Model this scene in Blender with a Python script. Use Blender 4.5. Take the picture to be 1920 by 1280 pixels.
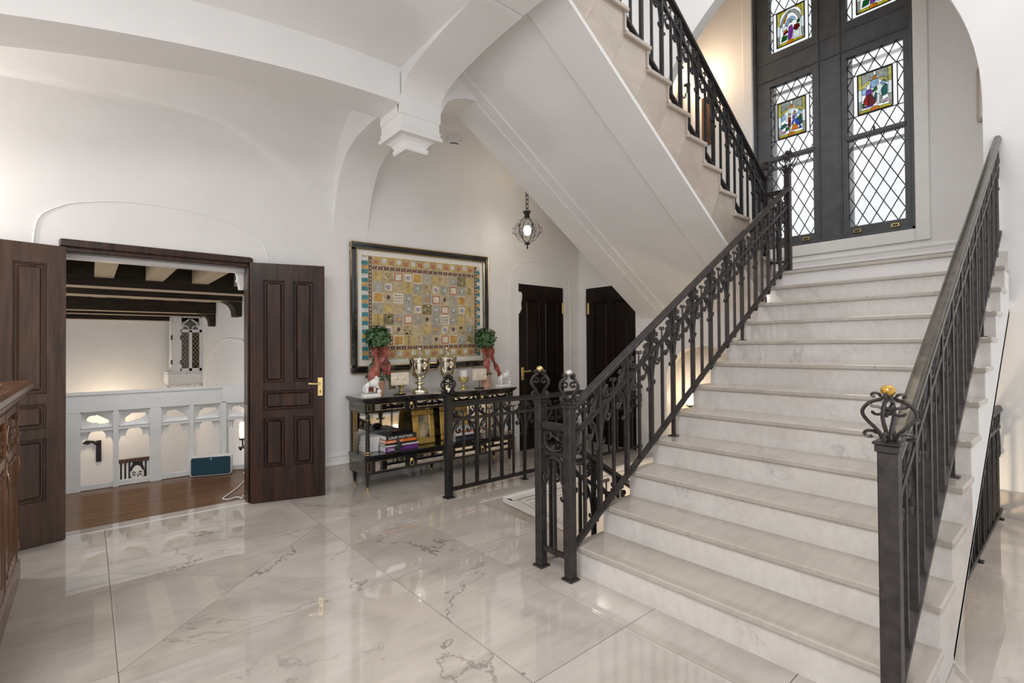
import bpy, math, random
from mathutils import Vector, Matrix
random.seed(7)
for o in list(bpy.data.objects): bpy.data.objects.remove(o)
sc = bpy.context.scene
COL = sc.collection
PI = math.pi

# ------------------------------------------------------------------ camera, world, lights, exposure
EYE = 1.3615
yaw, pitch, roll = math.radians(49.37), math.atan(10/927.), math.radians(0.43)
fw = Vector((math.cos(yaw)*math.cos(pitch), math.sin(yaw)*math.cos(pitch), math.sin(pitch)))
rt = Vector((math.sin(yaw), -math.cos(yaw), 0)); up = rt.cross(fw)
cr = rt*math.cos(roll)-up*math.sin(roll); cu = rt*math.sin(roll)+up*math.cos(roll)
cd = bpy.data.cameras.new('camera'); cam = bpy.data.objects.new('camera', cd); COL.objects.link(cam)
cam.matrix_world = Matrix(((cr.x, cu.x, -fw.x, 0), (cr.y, cu.y, -fw.y, 0), (cr.z, cu.z, -fw.z, EYE), (0, 0, 0, 1)))
cd.sensor_width = 36; cd.lens = 927/1920*36; cd.clip_start = .02
sc.camera = cam
w = bpy.data.worlds.new('world'); sc.world = w; w.use_nodes = True
w.node_tree.nodes['Background'].inputs[0].default_value = (.97, .985, 1, 1)
w.node_tree.nodes['Background'].inputs[1].default_value = .86
sc.view_settings.view_transform = 'Standard'; sc.view_settings.look = 'None'
sc.view_settings.gamma = 1; sc.view_settings.use_curve_mapping = False
sc.view_settings.exposure = 0.42

def area(name, loc, tgt, size, sy, power, col=(1, 1, 1)):
    l = bpy.data.lights.new(name, 'AREA'); l.shape = 'RECTANGLE'; l.size = size; l.size_y = sy
    l.energy = power; l.color = col
    o = bpy.data.objects.new(name, l); COL.objects.link(o); o.location = loc
    o.rotation_euler = (Vector(tgt)-Vector(loc)).to_track_quat('-Z', 'Y').to_euler()
    return o
def point(name, loc, power, col=(1, .75, .5), r=.05):
    l = bpy.data.lights.new(name, 'POINT'); l.energy = power; l.color = col; l.shadow_soft_size = r
    o = bpy.data.objects.new(name, l); COL.objects.link(o); o.location = loc
    return o
area('stair_hall_fill', (3.6, .6, 6.9), (3.6, .6, 0), 3.0, 4.0, 72, (1, .98, .96))  # added fill from above; the ceiling over it has no opening
area('foyer_fill', (-.9, .6, 3.4), (-.6, .9, 0), 1.6, 1.6, 74, (1, .97, .94))  # unseen fill added behind the camera, without a fixture
area('gallery_hall_light', (-1.6, 10.5, 2.2), (.5, 10.5, -1), 2.5, 4, 46, (1, .95, .88))
area('gallery_fill', (.5, 5.55, 2.38), (.5, 5.75, 0), 1.6, .5, 12, (1, .98, .98))  # unseen fill added to brighten the parapet

# ------------------------------------------------------------------ materials
M = {}
def nodes(name):
    m = bpy.data.materials.new(name); m.use_nodes = True; M[name] = m
    nt = m.node_tree; return m, nt, nt.nodes['Principled BSDF']
def N(nt, t, **k):
    n = nt.nodes.new(t)
    for a, b in k.items():
        if a in n.inputs: n.inputs[a].default_value = b
        else: setattr(n, a, b)
    return n
def coords(nt, scale=(1, 1, 1), rand=0):
    tc = N(nt, 'ShaderNodeTexCoord'); mp = N(nt, 'ShaderNodeMapping'); mp.inputs['Scale'].default_value = scale
    nt.links.new(tc.outputs['Object'], mp.inputs[0])
    if rand:
        oi = N(nt, 'ShaderNodeObjectInfo'); mu = N(nt, 'ShaderNodeMath', operation='MULTIPLY'); mu.inputs[1].default_value = rand
        nt.links.new(oi.outputs['Random'], mu.inputs[0])
        cx = N(nt, 'ShaderNodeCombineXYZ')
        for i in range(3): nt.links.new(mu.outputs[0], cx.inputs[i])
        nt.links.new(cx.outputs[0], mp.inputs['Location'])
    return mp.outputs[0]
def ramp(nt, src, stops):
    r = N(nt, 'ShaderNodeValToRGB'); e = r.color_ramp.elements
    while len(e) < len(stops): e.new(.5)
    for el, (p, c) in zip(e, stops):
        el.position = p; el.color = (*c, 1) if len(c) == 3 else c
    nt.links.new(src, r.inputs[0]); return r.outputs[0]
def simple(name, col, rough=.5, metal=0, var=.06, scale=6, stretch=(1, 1, 1), bump=0, coat=0, spec=.5, rand=0):
    m, nt, b = nodes(name)
    v = coords(nt, stretch, rand)
    n = N(nt, 'ShaderNodeTexNoise', Scale=scale, Detail=5.0); nt.links.new(v, n.inputs['Vector'])
    lo = tuple(max(0, c*(1-var*2)) for c in col); hi = tuple(min(1, c*(1+var*2)) for c in col)
    nt.links.new(ramp(nt, n.outputs['Fac'], [(.3, lo), (.7, hi)]), b.inputs['Base Color'])
    b.inputs['Roughness'].default_value = rough; b.inputs['Metallic'].default_value = metal
    b.inputs['Coat Weight'].default_value = coat; b.inputs['Specular IOR Level'].default_value = spec
    if bump:
        bp = N(nt, 'ShaderNodeBump', Strength=bump, Distance=.01); nt.links.new(n.outputs['Fac'], bp.inputs['Height'])
        nt.links.new(bp.outputs[0], b.inputs['Normal'])
    return m
def marble(name, base, dark, rough=.08, rand=40, vein=.55, tint=(.30, .26, .23), ior=1.6):
    m, nt, b = nodes(name); v = coords(nt, (1, 1, 1), rand); L = nt.links
    n1 = N(nt, 'ShaderNodeTexNoise', Scale=1.6, Detail=7.0, Distortion=1.2); L.new(v, n1.inputs['Vector'])
    c1 = ramp(nt, n1.outputs['Fac'], [(.3, dark), (.62, base)])
    # fine streaky clouding
    mp = N(nt, 'ShaderNodeMapping'); mp.inputs['Scale'].default_value = (2, 14, 8); mp.inputs['Rotation'].default_value = (0, 0, .5)
    L.new(v, mp.inputs[0])
    n2 = N(nt, 'ShaderNodeTexNoise', Scale=2.0, Detail=6.0, Distortion=.4); L.new(mp.outputs[0], n2.inputs['Vector'])
    mx = N(nt, 'ShaderNodeMix', data_type='RGBA', blend_type='MULTIPLY'); mx.inputs[0].default_value = .35
    L.new(c1, mx.inputs[6]); L.new(ramp(nt, n2.outputs['Fac'], [(.3, (.72, .70, .68)), (.7, (1, 1, 1))]), mx.inputs[7])
    # thin veins where a distorted noise crosses its middle
    n3 = N(nt, 'ShaderNodeTexNoise', Scale=.55, Detail=12.0, Roughness=.58, Distortion=.25); L.new(v, n3.inputs['Vector'])
    s = N(nt, 'ShaderNodeMath', operation='SUBTRACT'); s.inputs[1].default_value = .5; L.new(n3.outputs['Fac'], s.inputs[0])
    a = N(nt, 'ShaderNodeMath', operation='ABSOLUTE'); L.new(s.outputs[0], a.inputs[0])
    line = ramp(nt, a.outputs[0], [(0, (1, 1, 1)), (.0032, (0, 0, 0))])
    n4 = N(nt, 'ShaderNodeTexNoise', Scale=1.1, Detail=2.0); L.new(v, n4.inputs['Vector'])
    msk = ramp(nt, n4.outputs['Fac'], [(.44, (0, 0, 0)), (.56, (1, 1, 1))])
    mm = N(nt, 'ShaderNodeMath', operation='MULTIPLY'); L.new(line, mm.inputs[0]); L.new(msk, mm.inputs[1])
    m3 = N(nt, 'ShaderNodeMath', operation='MULTIPLY'); m3.inputs[1].default_value = vein; L.new(mm.outputs[0], m3.inputs[0])
    mv = N(nt, 'ShaderNodeMix', data_type='RGBA'); L.new(m3.outputs[0], mv.inputs[0]); L.new(mx.outputs[2], mv.inputs[6])
    mv.inputs[7].default_value = (*tint, 1)
    L.new(mv.outputs[2], b.inputs['Base Color']); b.inputs['Roughness'].default_value = rough; b.inputs['IOR'].default_value = ior
    return m
def wood(name, c0, c1, rough=.25, stretch=(14, 14, 1.2), coat=.4, rand=5):
    m, nt, b = nodes(name); v = coords(nt, stretch, rand); L = nt.links
    n = N(nt, 'ShaderNodeTexNoise', Scale=1.5, Detail=8.0, Distortion=.8); L.new(v, n.inputs['Vector'])
    L.new(ramp(nt, n.outputs['Fac'], [(.3, c0), (.72, c1)]), b.inputs['Base Color'])
    b.inputs['Roughness'].default_value = rough; b.inputs['Coat Weight'].default_value = coat; b.inputs['Coat Roughness'].default_value = .15; b.inputs['Specular IOR Level'].default_value = .25
    bp = N(nt, 'ShaderNodeBump', Strength=.15, Distance=.004); L.new(n.outputs['Fac'], bp.inputs['Height']); L.new(bp.outputs[0], b.inputs['Normal'])
    return m
def emit(name, col, s):
    m, nt, b = nodes(name); b.inputs['Base Color'].default_value = (*col, 1)
    b.inputs['Emission Color'].default_value = (*col, 1); b.inputs['Emission Strength'].default_value = s
    return m
def glass(name, col, alpha_gloss=.06):
    m, nt, b = nodes(name); out = nt.nodes['Material Output']; L = nt.links
    v = coords(nt); n = N(nt, 'ShaderNodeTexNoise', Scale=30.0, Detail=3.0); L.new(v, n.inputs['Vector'])
    t = N(nt, 'ShaderNodeBsdfTransparent'); lo = tuple(c*.72 for c in col)
    L.new(ramp(nt, n.outputs['Fac'], [(.35, lo if min(col) < .8 else col), (.65, col)]), t.inputs[0])
    g = N(nt, 'ShaderNodeBsdfGlossy', Roughness=.05); mx = N(nt, 'ShaderNodeMixShader'); mx.inputs[0].default_value = alpha_gloss
    L.new(t.outputs[0], mx.inputs[1]); L.new(g.outputs[0], mx.inputs[2]); L.new(mx.outputs[0], out.inputs[0])
    return m
simple('plaster', (.79, .775, .765), .6, var=.012, scale=3)
simple('white_paint', (.80, .79, .775), .4, var=.012, scale=8)
simple('gallery_paint', (.70, .72, .71), .45, var=.02, scale=7)
marble('floor_marble', (.60, .55, .505), (.46, .415, .375), .018, vein=.8, tint=(.14, .11, .10), ior=1.9)
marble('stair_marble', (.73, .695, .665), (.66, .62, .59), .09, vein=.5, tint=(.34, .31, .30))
marble('stair_marble_shade', (.52, .47, .42), (.43, .39, .345), .06, vein=.6, tint=(.22, .19, .18))  # same stone as the risers; dimmer, warmer light on treads put into the colour
marble('string_stone', (.53, .45, .385), (.44, .37, .31), .22, vein=.3)
simple('grout', (.16, .14, .125), .7)
simple('iron', (.052, .045, .044), .40, .55, var=.15, scale=25, bump=.05)
simple('rail_polished', (.085, .072, .055), .20, .8, var=.2, scale=18)
simple('iron_black', (.022, .021, .022), .42, .5, var=.15, scale=25)
simple('window_iron', (.085, .09, .098), .45, .2, var=.08, scale=9)
simple('lead', (.035, .036, .04), .5, .3)
wood('dark_wood', (.008, .003, .0015), (.060, .022, .009), .28, coat=.12)
wood('brown_wood', (.050, .027, .017), (.120, .066, .042), .32, coat=.2)
wood('cabinet_wood', (.055, .022, .010), (.24, .105, .045), .28)
wood('black_wood', (.004, .002, .0015), (.018, .009, .005), .35, coat=0)
wood('beam_wood', (.014, .010, .006), (.04, .028, .016), .7, (2, 2, 9), 0)
simple('joist_wood', (.46, .36, .24), .7, var=.08, scale=9, stretch=(6, 1, 1))
wood('plank_floor', (.075, .033, .012), (.22, .105, .04), .3, (1.2, 16, 1), .25, 0)
simple('ebony', (.010, .009, .009), .16, var=.1, coat=.6)
simple('gold', (.72, .52, .22), .3, 1, var=.08, scale=20)
simple('gilt', (.62, .40, .10), .35, .35, var=.12, scale=25)
simple('brass', (.78, .60, .26), .28, 1, var=.05, scale=20)
simple('amber', (.62, .36, .08), .12, .5, var=.2, scale=60)
simple('silver_ball', (.62, .60, .54), .3, .7, var=.2, scale=60)
simple('mirror', (.80, .79, .76), .04, 1, var=.03, scale=3)
simple('mercury', (.82, .76, .62), .12, 1, var=.14, scale=35, bump=.12)
simple('amber_glass', (.62, .48, .20), .15, .5, var=.15, scale=40)
simple('terracotta', (.60, .34, .24), .7, var=.12, scale=18)
simple('plaster_white', (.85, .84, .83), .5, var=.02, scale=20)
simple('ivory', (.80, .71, .58), .6, var=.06, scale=40, bump=.2)
simple('candle', (.85, .84, .80), .5, var=.01)
simple('leaf', (.060, .130, .045), .4, var=.35, scale=14)
simple('ribbon', (.34, .10, .075), .45, var=.35, scale=9)
simple('ribbon_green', (.13, .12, .07), .5, var=.25, scale=9)
simple('bronze', (.035, .06, .045), .4, .4, var=.2, scale=20)
simple('pebble', (.055, .038, .034), .45, var=.15, scale=12)
simple('paper', (.78, .77, .74), .7, var=.04, scale=50, stretch=(1, 1, 9))
for n_, c_ in dict(book_black=(.012, .012, .014), book_orange=(.80, .17, .03), book_white=(.75, .75, .75), book_purple=(.12, .03, .19), book_navy=(.03, .04, .07)).items():
    simple(n_, c_, .4, var=.02)
simple('ink_white', (.88, .88, .86), .5, var=.0)
simple('ink_black', (.01, .012, .02), .5, var=.0)
simple('speaker_cloth', (.012, .055, .085), .8, var=.12, scale=120)
simple('cable', (.80, .80, .78), .5, var=.01)
simple('mat_board', (.80, .77, .70), .8, var=.02, scale=20)
simple('oil_paint', (.25, .20, .12), .5, var=.7, scale=9)
emit('bulb', (1, .92, .78), 16)
emit('shade_glow', (1, .72, .34), 3.2)
glass('clear_glass', (.97, .98, .99))
glass('lantern_glass', (.93, .93, .92), .12)

# ------------------------------------------------------------------ mesh helpers
class MB:
    def __init__(s): s.v = []; s.f = []
    def add(s, vs, fs):
        k = len(s.v); s.v += [tuple(p) for p in vs]; s.f += [tuple(i+k for i in f) for f in fs]; return s
    def box(s, a, b):
        (x0, y0, z0), (x1, y1, z1) = a, b
        x0, x1 = min(x0, x1), max(x0, x1); y0, y1 = min(y0, y1), max(y0, y1); z0, z1 = min(z0, z1), max(z0, z1)
        return s.add([(x0, y0, z0), (x1, y0, z0), (x1, y1, z0), (x0, y1, z0), (x0, y0, z1), (x1, y0, z1), (x1, y1, z1), (x0, y1, z1)],
                     [(3, 2, 1, 0), (4, 5, 6, 7), (0, 1, 5, 4), (1, 2, 6, 5), (2, 3, 7, 6), (3, 0, 4, 7)])
    def cbox(s, c, d): return s.box([c[i]-d[i]/2 for i in range(3)], [c[i]+d[i]/2 for i in range(3)])
    def bbox(s, a, b, e=.006):                     # box with chamfered edges
        a2 = [min(a[i], b[i]) for i in range(3)]; b2 = [max(a[i], b[i]) for i in range(3)]
        e = min(e, *[(b2[i]-a2[i])*.45 for i in range(3)])
        pts = []
        rings = [(a2[2], e), (a2[2]+e, 0), (b2[2]-e, 0), (b2[2], e)]
        for z, i in rings:
            x0, x1, y0, y1 = a2[0]+i, b2[0]-i, a2[1]+i, b2[1]-i; c = e if i == 0 else e*.4
            pts += [(x0+c, y0, z), (x1-c, y0, z), (x1, y0+c, z), (x1, y1-c, z), (x1-c, y1, z), (x0+c, y1, z), (x0, y1-c, z), (x0, y0+c, z)]
        fs = [tuple(range(7, -1, -1)), tuple(range(24, 32))]
        for r in range(3):
            for i in range(8): fs.append((r*8+i, r*8+(i+1) % 8, r*8+8+(i+1) % 8, r*8+8+i))
        return s.add(pts, fs)
    def prism(s, poly, fn, d0, d1):                # poly of (a,b); fn(a,b,d)->xyz
        n = len(poly); vs = [fn(a, b, d0) for a, b in poly]+[fn(a, b, d1) for a, b in poly]
        fs = [tuple(range(n-1, -1, -1)), tuple(range(n, 2*n))]+[(i, (i+1) % n, n+(i+1) % n, n+i) for i in range(n)]
        return s.add(vs, fs)
    def tube(s, pts, r, n=6, closed=False, flat=1.0, cap=True):
        pts = [Vector(p) for p in pts]; m = len(pts); rs = r if isinstance(r, (list, tuple)) else [r]*m
        prev = None; vs = []
        for i, p in enumerate(pts):
            a = pts[i-1] if (i or closed) else pts[0]; b = pts[(i+1) % m] if (i < m-1 or closed) else pts[-1]
            t = (b-a)
            t = t.normalized() if t.length > 1e-9 else Vector((0, 0, 1))
            ref = prev if prev is not None else (Vector((0, 0, 1)) if abs(t.z) < .9 else Vector((0, 1, 0)))
            u = (ref-t*ref.dot(t)); u = u.normalized() if u.length > 1e-6 else t.orthogonal().normalized()
            w_ = t.cross(u); prev = u
            for k in range(n):
                an = 2*PI*(k+.5)/n; vs.append(p+u*math.cos(an)*rs[i]+w_*math.sin(an)*rs[i]*flat)
        fs = []
        for i in range(m if closed else m-1):
            j = (i+1) % m
            for k in range(n): fs.append((i*n+k, i*n+(k+1) % n, j*n+(k+1) % n, j*n+k))
        if cap and not closed: fs += [tuple(range(n-1, -1, -1)), tuple(range((m-1)*n, m*n))]
        return s.add(vs, fs)
    def lathe(s, prof, c=(0, 0, 0), n=20, ph=0, sx=1, sy=1, flute=0, nf=0):
        m = len(prof); vs = []
        for i, (r, z) in enumerate(prof):
            for k in range(n):
                a = 2*PI*k/n+ph; rr = r*(1+flute*math.cos(nf*a)) if flute else r
                vs.append((c[0]+rr*math.cos(a)*sx, c[1]+rr*math.sin(a)*sy, c[2]+z))
        fs = [(i*n+k, i*n+(k+1) % n, i*n+n+(k+1) % n, i*n+n+k) for i in range(m-1) for k in range(n)]
        fs += [tuple(range(n-1, -1, -1)), tuple(range((m-1)*n, m*n))]
        return s.add(vs, fs)
    def ball(s, c, r, n=12, m=8, sx=1, sy=1, sz=1):
        return s.lathe([(max(1e-4, r*math.sin(PI*i/m)), -r*math.cos(PI*i/m)*sz) for i in range(m+1)], c, n, 0, sx, sy)
    def grid(s, fn, us, vs_):
        k = len(us); pts = [fn(u, v) for v in vs_ for u in us]
        return s.add(pts, [(j*k+i, j*k+i+1, (j+1)*k+i+1, (j+1)*k+i) for j in range(len(vs_)-1) for i in range(k-1)])
    def xf(s, fn): s.v = [tuple(fn(*p)) for p in s.v]; return s
    def mesh(s, name, smooth=False):
        me = bpy.data.meshes.new(name); me.from_pydata(s.v, [], s.f)
        import bmesh
        bm = bmesh.new(); bm.from_mesh(me); bmesh.ops.recalc_face_normals(bm, faces=bm.faces); bm.to_mesh(me); bm.free()
        if smooth:
            for p in me.polygons: p.use_smooth = True
            if hasattr(me, 'set_sharp_from_angle'): me.set_sharp_from_angle(angle=math.radians(40))
        return me
    def build(s, name, mat, parent=None, smooth=False, loc=None):
        o = link(name, s.mesh(name, smooth), mat, parent, loc); return o
def worldloc(o):
    return o.get('_w') and Vector(o['_w']) or Vector((0, 0, 0))
def attach(o, parent):
    o.parent = parent; o.matrix_parent_inverse = Matrix.Translation(-Vector(POS.get(parent.name, (0, 0, 0))))
POS = {}
def link(name, data, mat=None, parent=None, loc=None):
    o = bpy.data.objects.new(name, data); COL.objects.link(o)
    if loc is not None: o.location = loc; POS[o.name] = tuple(loc)
    if mat is not None and data is not None and not data.materials: data.materials.append(M[mat])
    if parent is not None: attach(o, parent)
    return o
def inst(name, me, mat, parent, loc):              # shared mesh, own material slot
    o = link(name, me, None, parent, loc)
    if mat is not None:
        if not me.materials: me.materials.append(None)
        o.material_slots[0].link = 'OBJECT'; o.material_slots[0].material = M[mat]
    return o
def tag(o, label, cat, group=None):
    o['label'] = label; o['category'] = cat
    if group: o['group'] = group
    return o
def thing(name, label, cat, loc, group=None):
    o = bpy.data.objects.new(name, None); COL.objects.link(o); o.location = loc; POS[o.name] = tuple(loc)
    o.empty_display_size = .1
    return tag(o, label, cat, group)
def struct(o): o['kind'] = 'structure'; return o
def sempty(name, loc=(0, 0, 0)):
    o = bpy.data.objects.new(name, None); COL.objects.link(o); o.location = loc; POS[o.name] = tuple(loc); o.empty_display_size = .1
    return struct(o)
XZ = lambda y: (lambda a, b, d: (a, d, b))         # polygon (x,z), depth along y
PXZ = lambda a, b, d: (a, d, b)
PYZ = lambda a, b, d: (d, a, b)
def lerp(pts, x):
    pts = sorted(pts)
    if x <= pts[0][0]: return pts[0][1]
    for (a, b), (c, d) in zip(pts, pts[1:]):
        if x <= c: return b+(d-b)*(x-a)/(c-a)
    return pts[-1][1]
def lin(a, b, n): return [a+(b-a)*i/(n-1) for i in range(n)]
def smooth_pts(p, k=3):                            # Catmull-Rom through points
    P = [Vector(q) for q in p]; out = []
    for i in range(len(P)-1):
        a, b, c, d = P[max(0, i-1)], P[i], P[i+1], P[min(len(P)-1, i+2)]
        for j in range(k):
            t = j/k
            out.append(.5*((2*b)+(c-a)*t+(2*a-5*b+4*c-d)*t*t+(3*b-a-3*c+d)*t**3))
    out.append(P[-1]); return out
def holed(mb, mk, r, holes):                       # rectangle r=(a0,a1,b0,b1) minus holes, cells made by mk(a0,a1,b0,b1)
    A = sorted({r[0], r[1], *[min(max(x, r[0]), r[1]) for h in holes for x in h[:2]]})
    B = sorted({r[2], r[3], *[min(max(x, r[2]), r[3]) for h in holes for x in h[2:]]})
    for a0, a1 in zip(A, A[1:]):
        run = None
        for b0, b1 in zip(B, B[1:]):
            ca, cb = (a0+a1)/2, (b0+b1)/2
            if any(h[0] < ca < h[1] and h[2] < cb < h[3] for h in holes):
                if run: mk(mb, a0, a1, *run); run = None
            else: run = (run[0] if run else b0, b1)
        if run: mk(mb, a0, a1, *run)
    return mb

# ================================================================== STRUCTURE
R_, G_ = .175, .281
NX = lambda k: 2.209+G_*(k-1)                      # nosing of lower step k (top at R_*k)
UX = lambda k: 5.53-G_*(k-1)                       # nosing of upper step k (top at 2.1+R_*k)
YA, YB = .39, 2.04                                 # lower flight sides
YC, YD = 2.19, 3.77                                # upper flight sides
YW = 4.85; XE = 5.46; XW = 6.8

# ---- floor slabs
floor = sempty('floor')
holesF = [(2.6, 5.46, 2.24, 3.5), (3.6, 5.46, .48, 2.04)]
holed(MB(), lambda m, a, b, c, d: m.box((a, c, -.25), (b, d, -.0225)), (-2.8, XE, -2.8, 5.0), holesF)
fb = holed(MB(), lambda m, a, b, c, d: m.box((a, c, -.25), (b, d, -.0035)), (-2.8, XE, -2.8, 5.0), holesF)
fb.build('floor_bed', 'grout', floor)
slabs = {}
def slab(x0, x1, y0, y1, g=.0018):
    dx, dy = round(x1-x0-2*g, 4), round(y1-y0-2*g, 4)
    key = (dx, dy)
    if key not in slabs: slabs[key] = MB().box((-dx/2, -dy/2, -.003), (dx/2, dy/2, 0)).mesh('marble_slab')
    inst('marble_slab', slabs[key], 'floor_marble', floor, ((x0+x1)/2, (y0+y1)/2, 0))
xs = [-2.8, -1.17, .099, 1.37]; ys = [-2.14, -.94, .27, 1.48, 2.68, 3.9]
for a, b in zip(xs, xs[1:]):
    for c, d in zip(ys, ys[1:]):
        if (a, c) == (.099, 2.68):                 # the quartered square
            mx, my = (a+b)/2, (c+d)/2; q = [(a, c), (b, c), (b, d), (a, d)]
            for i in range(4):
                p = [q[i], q[(i+1) % 4], (mx, my)]; cx = sum(t[0] for t in p)/3; cy = sum(t[1] for t in p)/3
                sh = [((t[0]-cx)*.995, (t[1]-cy)*.995) for t in p]
                MB().prism(sh, lambda u, v, dd: (u, v, dd), -.003, 0).build('marble_slab', 'floor_marble', floor, loc=(cx, cy, 0))
        else: slab(a, b, c, d)
    slab(a, b, 3.9, 4.86); slab(a, b, -2.8, -2.14)
for c, d in zip([-2.8, -1.6, -.4, .8, 1.48, 2.68, 3.9], [-1.6, -.4, .8, 1.48, 2.68, 3.9, 4.86]):
    slab(1.37, 1.98, c, d)
    if d <= .8 or c >= 2.5 or c == 1.48: slab(1.98, 2.6, c, d)
slab(1.98, 2.6, .8, 1.48)
for a, b in ((2.6, 3.55), (3.55, 4.5), (4.5, XE)): slab(a, b, 3.5, 4.2); slab(a, b, 4.2, 4.86)
for a, b in ((2.6, 3.6), (3.6, 4.55), (4.55, XE)):
    slab(a, b, -1.6, -.4); slab(a, b, -.4, .10); slab(a, b, .10, .48); slab(a, b, -2.8, -1.6)
slab(-.134, 1.085, 4.86, 5.0)
MB().box((-.13, 4.852, -.002), (1.08, 4.862, .0035)).build('threshold_strip', 'white_paint', floor)

# ---- left wall with the double-door opening and the far door opening
wl = holed(MB(), lambda m, a, b, c, d: m.box((a, YW, c), (b, YW+.15, d)), (-2.8, XE+.14, -.25, 4.2),
           [(-.134, 1.085, -1, 2.115), (4.28, 5.13, -1, 2.19)])
wall_left = struct(wl.build('wall_left', 'plaster'))
# ---- end wall (door beside the corner, arched recess below the landing, tall arch of the window bay)
def archz(y, y0=.53, y1=YD, zs=3.3, Rr=2.5):
    e = min(y-y0, y1-y)
    return zs+math.sqrt(max(0, Rr*Rr-(Rr-e)**2))
we = MB()
bx = lambda m, a, b, c, d: m.box((XE, a, c), (XE+.14, b, d))
holed(we, bx, (-2.8, .53, -3.2, 7.2), [])
holed(we, bx, (YD, YW+.15, -.25, 7.2), [(3.87, 4.72, -1, 2.19)])
holed(we, bx, (.53, YD, -3.2, 2.02), [(2.5, 3.42, -2, 1.36)])
yy = [.53+(YD-.53)*(1-math.cos(PI*i/40))/2 for i in range(41)]
for a, b in zip(yy, yy[1:]):
    za, zb = archz(a), archz(b)
    we.add([(XE, a, za), (XE, b, zb), (XE, b, 7.2), (XE, a, 7.2), (XE+.14, a, za), (XE+.14, b, zb), (XE+.14, b, 7.2), (XE+.14, a, 7.2)],
           [(0, 1, 2, 3), (7, 6, 5, 4), (0, 4, 5, 1), (3, 2, 6, 7)])
# arched head of the recess
rc = [(2.5, 1.36)]+[(2.96-.46*math.cos(t), .94+.42*math.sin(t)) for t in lin(PI, 0, 21)][::-1][::-1]
for (a, za), (b, zb) in zip(rc[1:], rc[2:]):
    we.add([(XE, a, za), (XE, b, zb), (XE, b, 1.36), (XE, a, 1.36), (XE+.14, a, za), (XE+.14, b, zb), (XE+.14, b, 1.36), (XE+.14, a, 1.36)],
           [(0, 1, 2, 3), (0, 4, 5, 1), (7, 6, 5, 4)])
wall_end = struct(we.build('wall_end', 'plaster'))
struct(MB().box((XE+.5, 2.3, -3.2), (XE+.6, 3.68, 1.9)).box((XE+.14, 2.3, -3.2), (XE+.6, 2.38, 1.9)).box((XE+.14, 3.6, -3.2), (XE+.6, 3.68, 1.9)).build('wall_passage', 'plaster'))
# ---- window bay: walls, landing
wb = holed(MB(), lambda m, a, b, c, d: m.box((XW, a, c), (XW+.25, b, d)), (.4, 3.9, 1.8, 7.2), [(1.2, 2.9, 2.61, 6.4)])
wall_window = struct(wb.build('wall_window', 'plaster'))
struct(MB().box((XE+.14, .4, 1.8), (XW, .53, 7.2)).build('wall_bay_right', 'plaster'))
wlb = [(2.0, 4.25), (2.37, 4.25), (UX(1)+.05, 2.1), (XW, 2.1), (XW, 7.2), (2.0, 7.2)]
struct(MB().prism(wlb, PXZ, YD, YD+.08).build('wall_bay_left', 'plaster'))
struct(MB().box((NX(12)+.02, YC-.2, 1.86), (XW, YD, 2.065)).box((NX(12)+.02, .53, 1.86), (XW, YC-.2, 2.065)).build('floor_landing', 'plaster'))
# ---- panel moulding of the window reveal (a raised flat band round the window)
tr = MB()
for (a, b, c, d) in ((1.07, 1.2, 2.47, 6.5), (2.9, 3.03, 2.47, 6.5), (1.2, 2.9, 2.47, 2.61)):
    tr.bbox((XW-.018, a, c), (XW+.005, b, d), .01)
struct(tr.build('trim_window_reveal', 'white_paint'))
# ---- upper floor and stair-hall ceiling
struct(MB().box((-2.8, -2.8, 3.93), (2.30, YW, 4.17)).build('floor_upper', 'plaster'))
struct(MB().box((2.2, -2.8, 7.2), (XW+.25, YW, 7.3)).build('ceiling_stair_hall', 'plaster'))
struct(MB().box((2.1, YD+.08, 3.7), (XE, YW, 3.85)).build('ceiling_passage', 'plaster'))

# ---- vaulted ceiling of the foyer
ceil_ = sempty('ceiling', (0, 0, 3.5))
PY = [(3.8, 3.62), (4.1, 3.61), (4.38, 3.554), (4.52, 3.49), (4.63, 3.417), (4.72, 3.30), (4.77, 3.2), (4.82, 2.95), (4.85, 2.69)]
PX = [(-1.9, 2.69), (-1.7, 2.83), (-1.4, 3.03), (-1.0, 3.18), (-.46, 3.255), (.13, 3.285), (.5, 3.29), (.88, 3.27), (1.19, 3.15), (1.43, 2.985), (1.7, 2.80), (1.86, 2.69)]
PXs = [(p.x, p.y) for p in smooth_pts([(a, b, 0) for a, b in PX], 4)]; PYs = [(p.x, p.y) for p in smooth_pts([(a, b, 0) for a, b in PY], 4)]
ysv = [p[0] for p in PYs]
MB().grid(lambda x, y: (x, y, max(lerp(PYs, y), lerp(PXs, x) if x < 1.85 else 0)), lin(-2.8, 1.86, 80), ysv).build('vault', 'plaster', ceil_, True)
COVE = [(3.8, 3.64), (4.3, 3.63), (4.5, 3.59), (4.65, 3.51), (4.76, 3.39), (4.82, 3.27), (4.85, 3.12)]
COVs = [(p.x, p.y) for p in smooth_pts([(a, b, 0) for a, b in COVE], 3)]
MB().grid(lambda x, y: (x, y, lerp(COVs, y)), [2.18, 3.3, 4.4, XE], [p[0] for p in COVs]).build('vault', 'plaster', ceil_, True)
def nearz(x, y):
    dx, dy = max(0, 1.84-x), max(0, 3.45-y)
    e = 3.535-.055*(1.8-x)**2; q = 1-math.exp(-dy/.45)
    return e*(1-q)+q*(3.56+.22*(1-math.exp(-dx/.8)))
gx = [1.84-4.64*(i/40)**1.5 for i in range(41)]; gy = [3.45-6.25*(i/44)**1.5 for i in range(45)]
MB().grid(lambda x, y: (x, y, nearz(x, y)), gx, gy).build('vault', 'plaster', ceil_, True)
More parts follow.
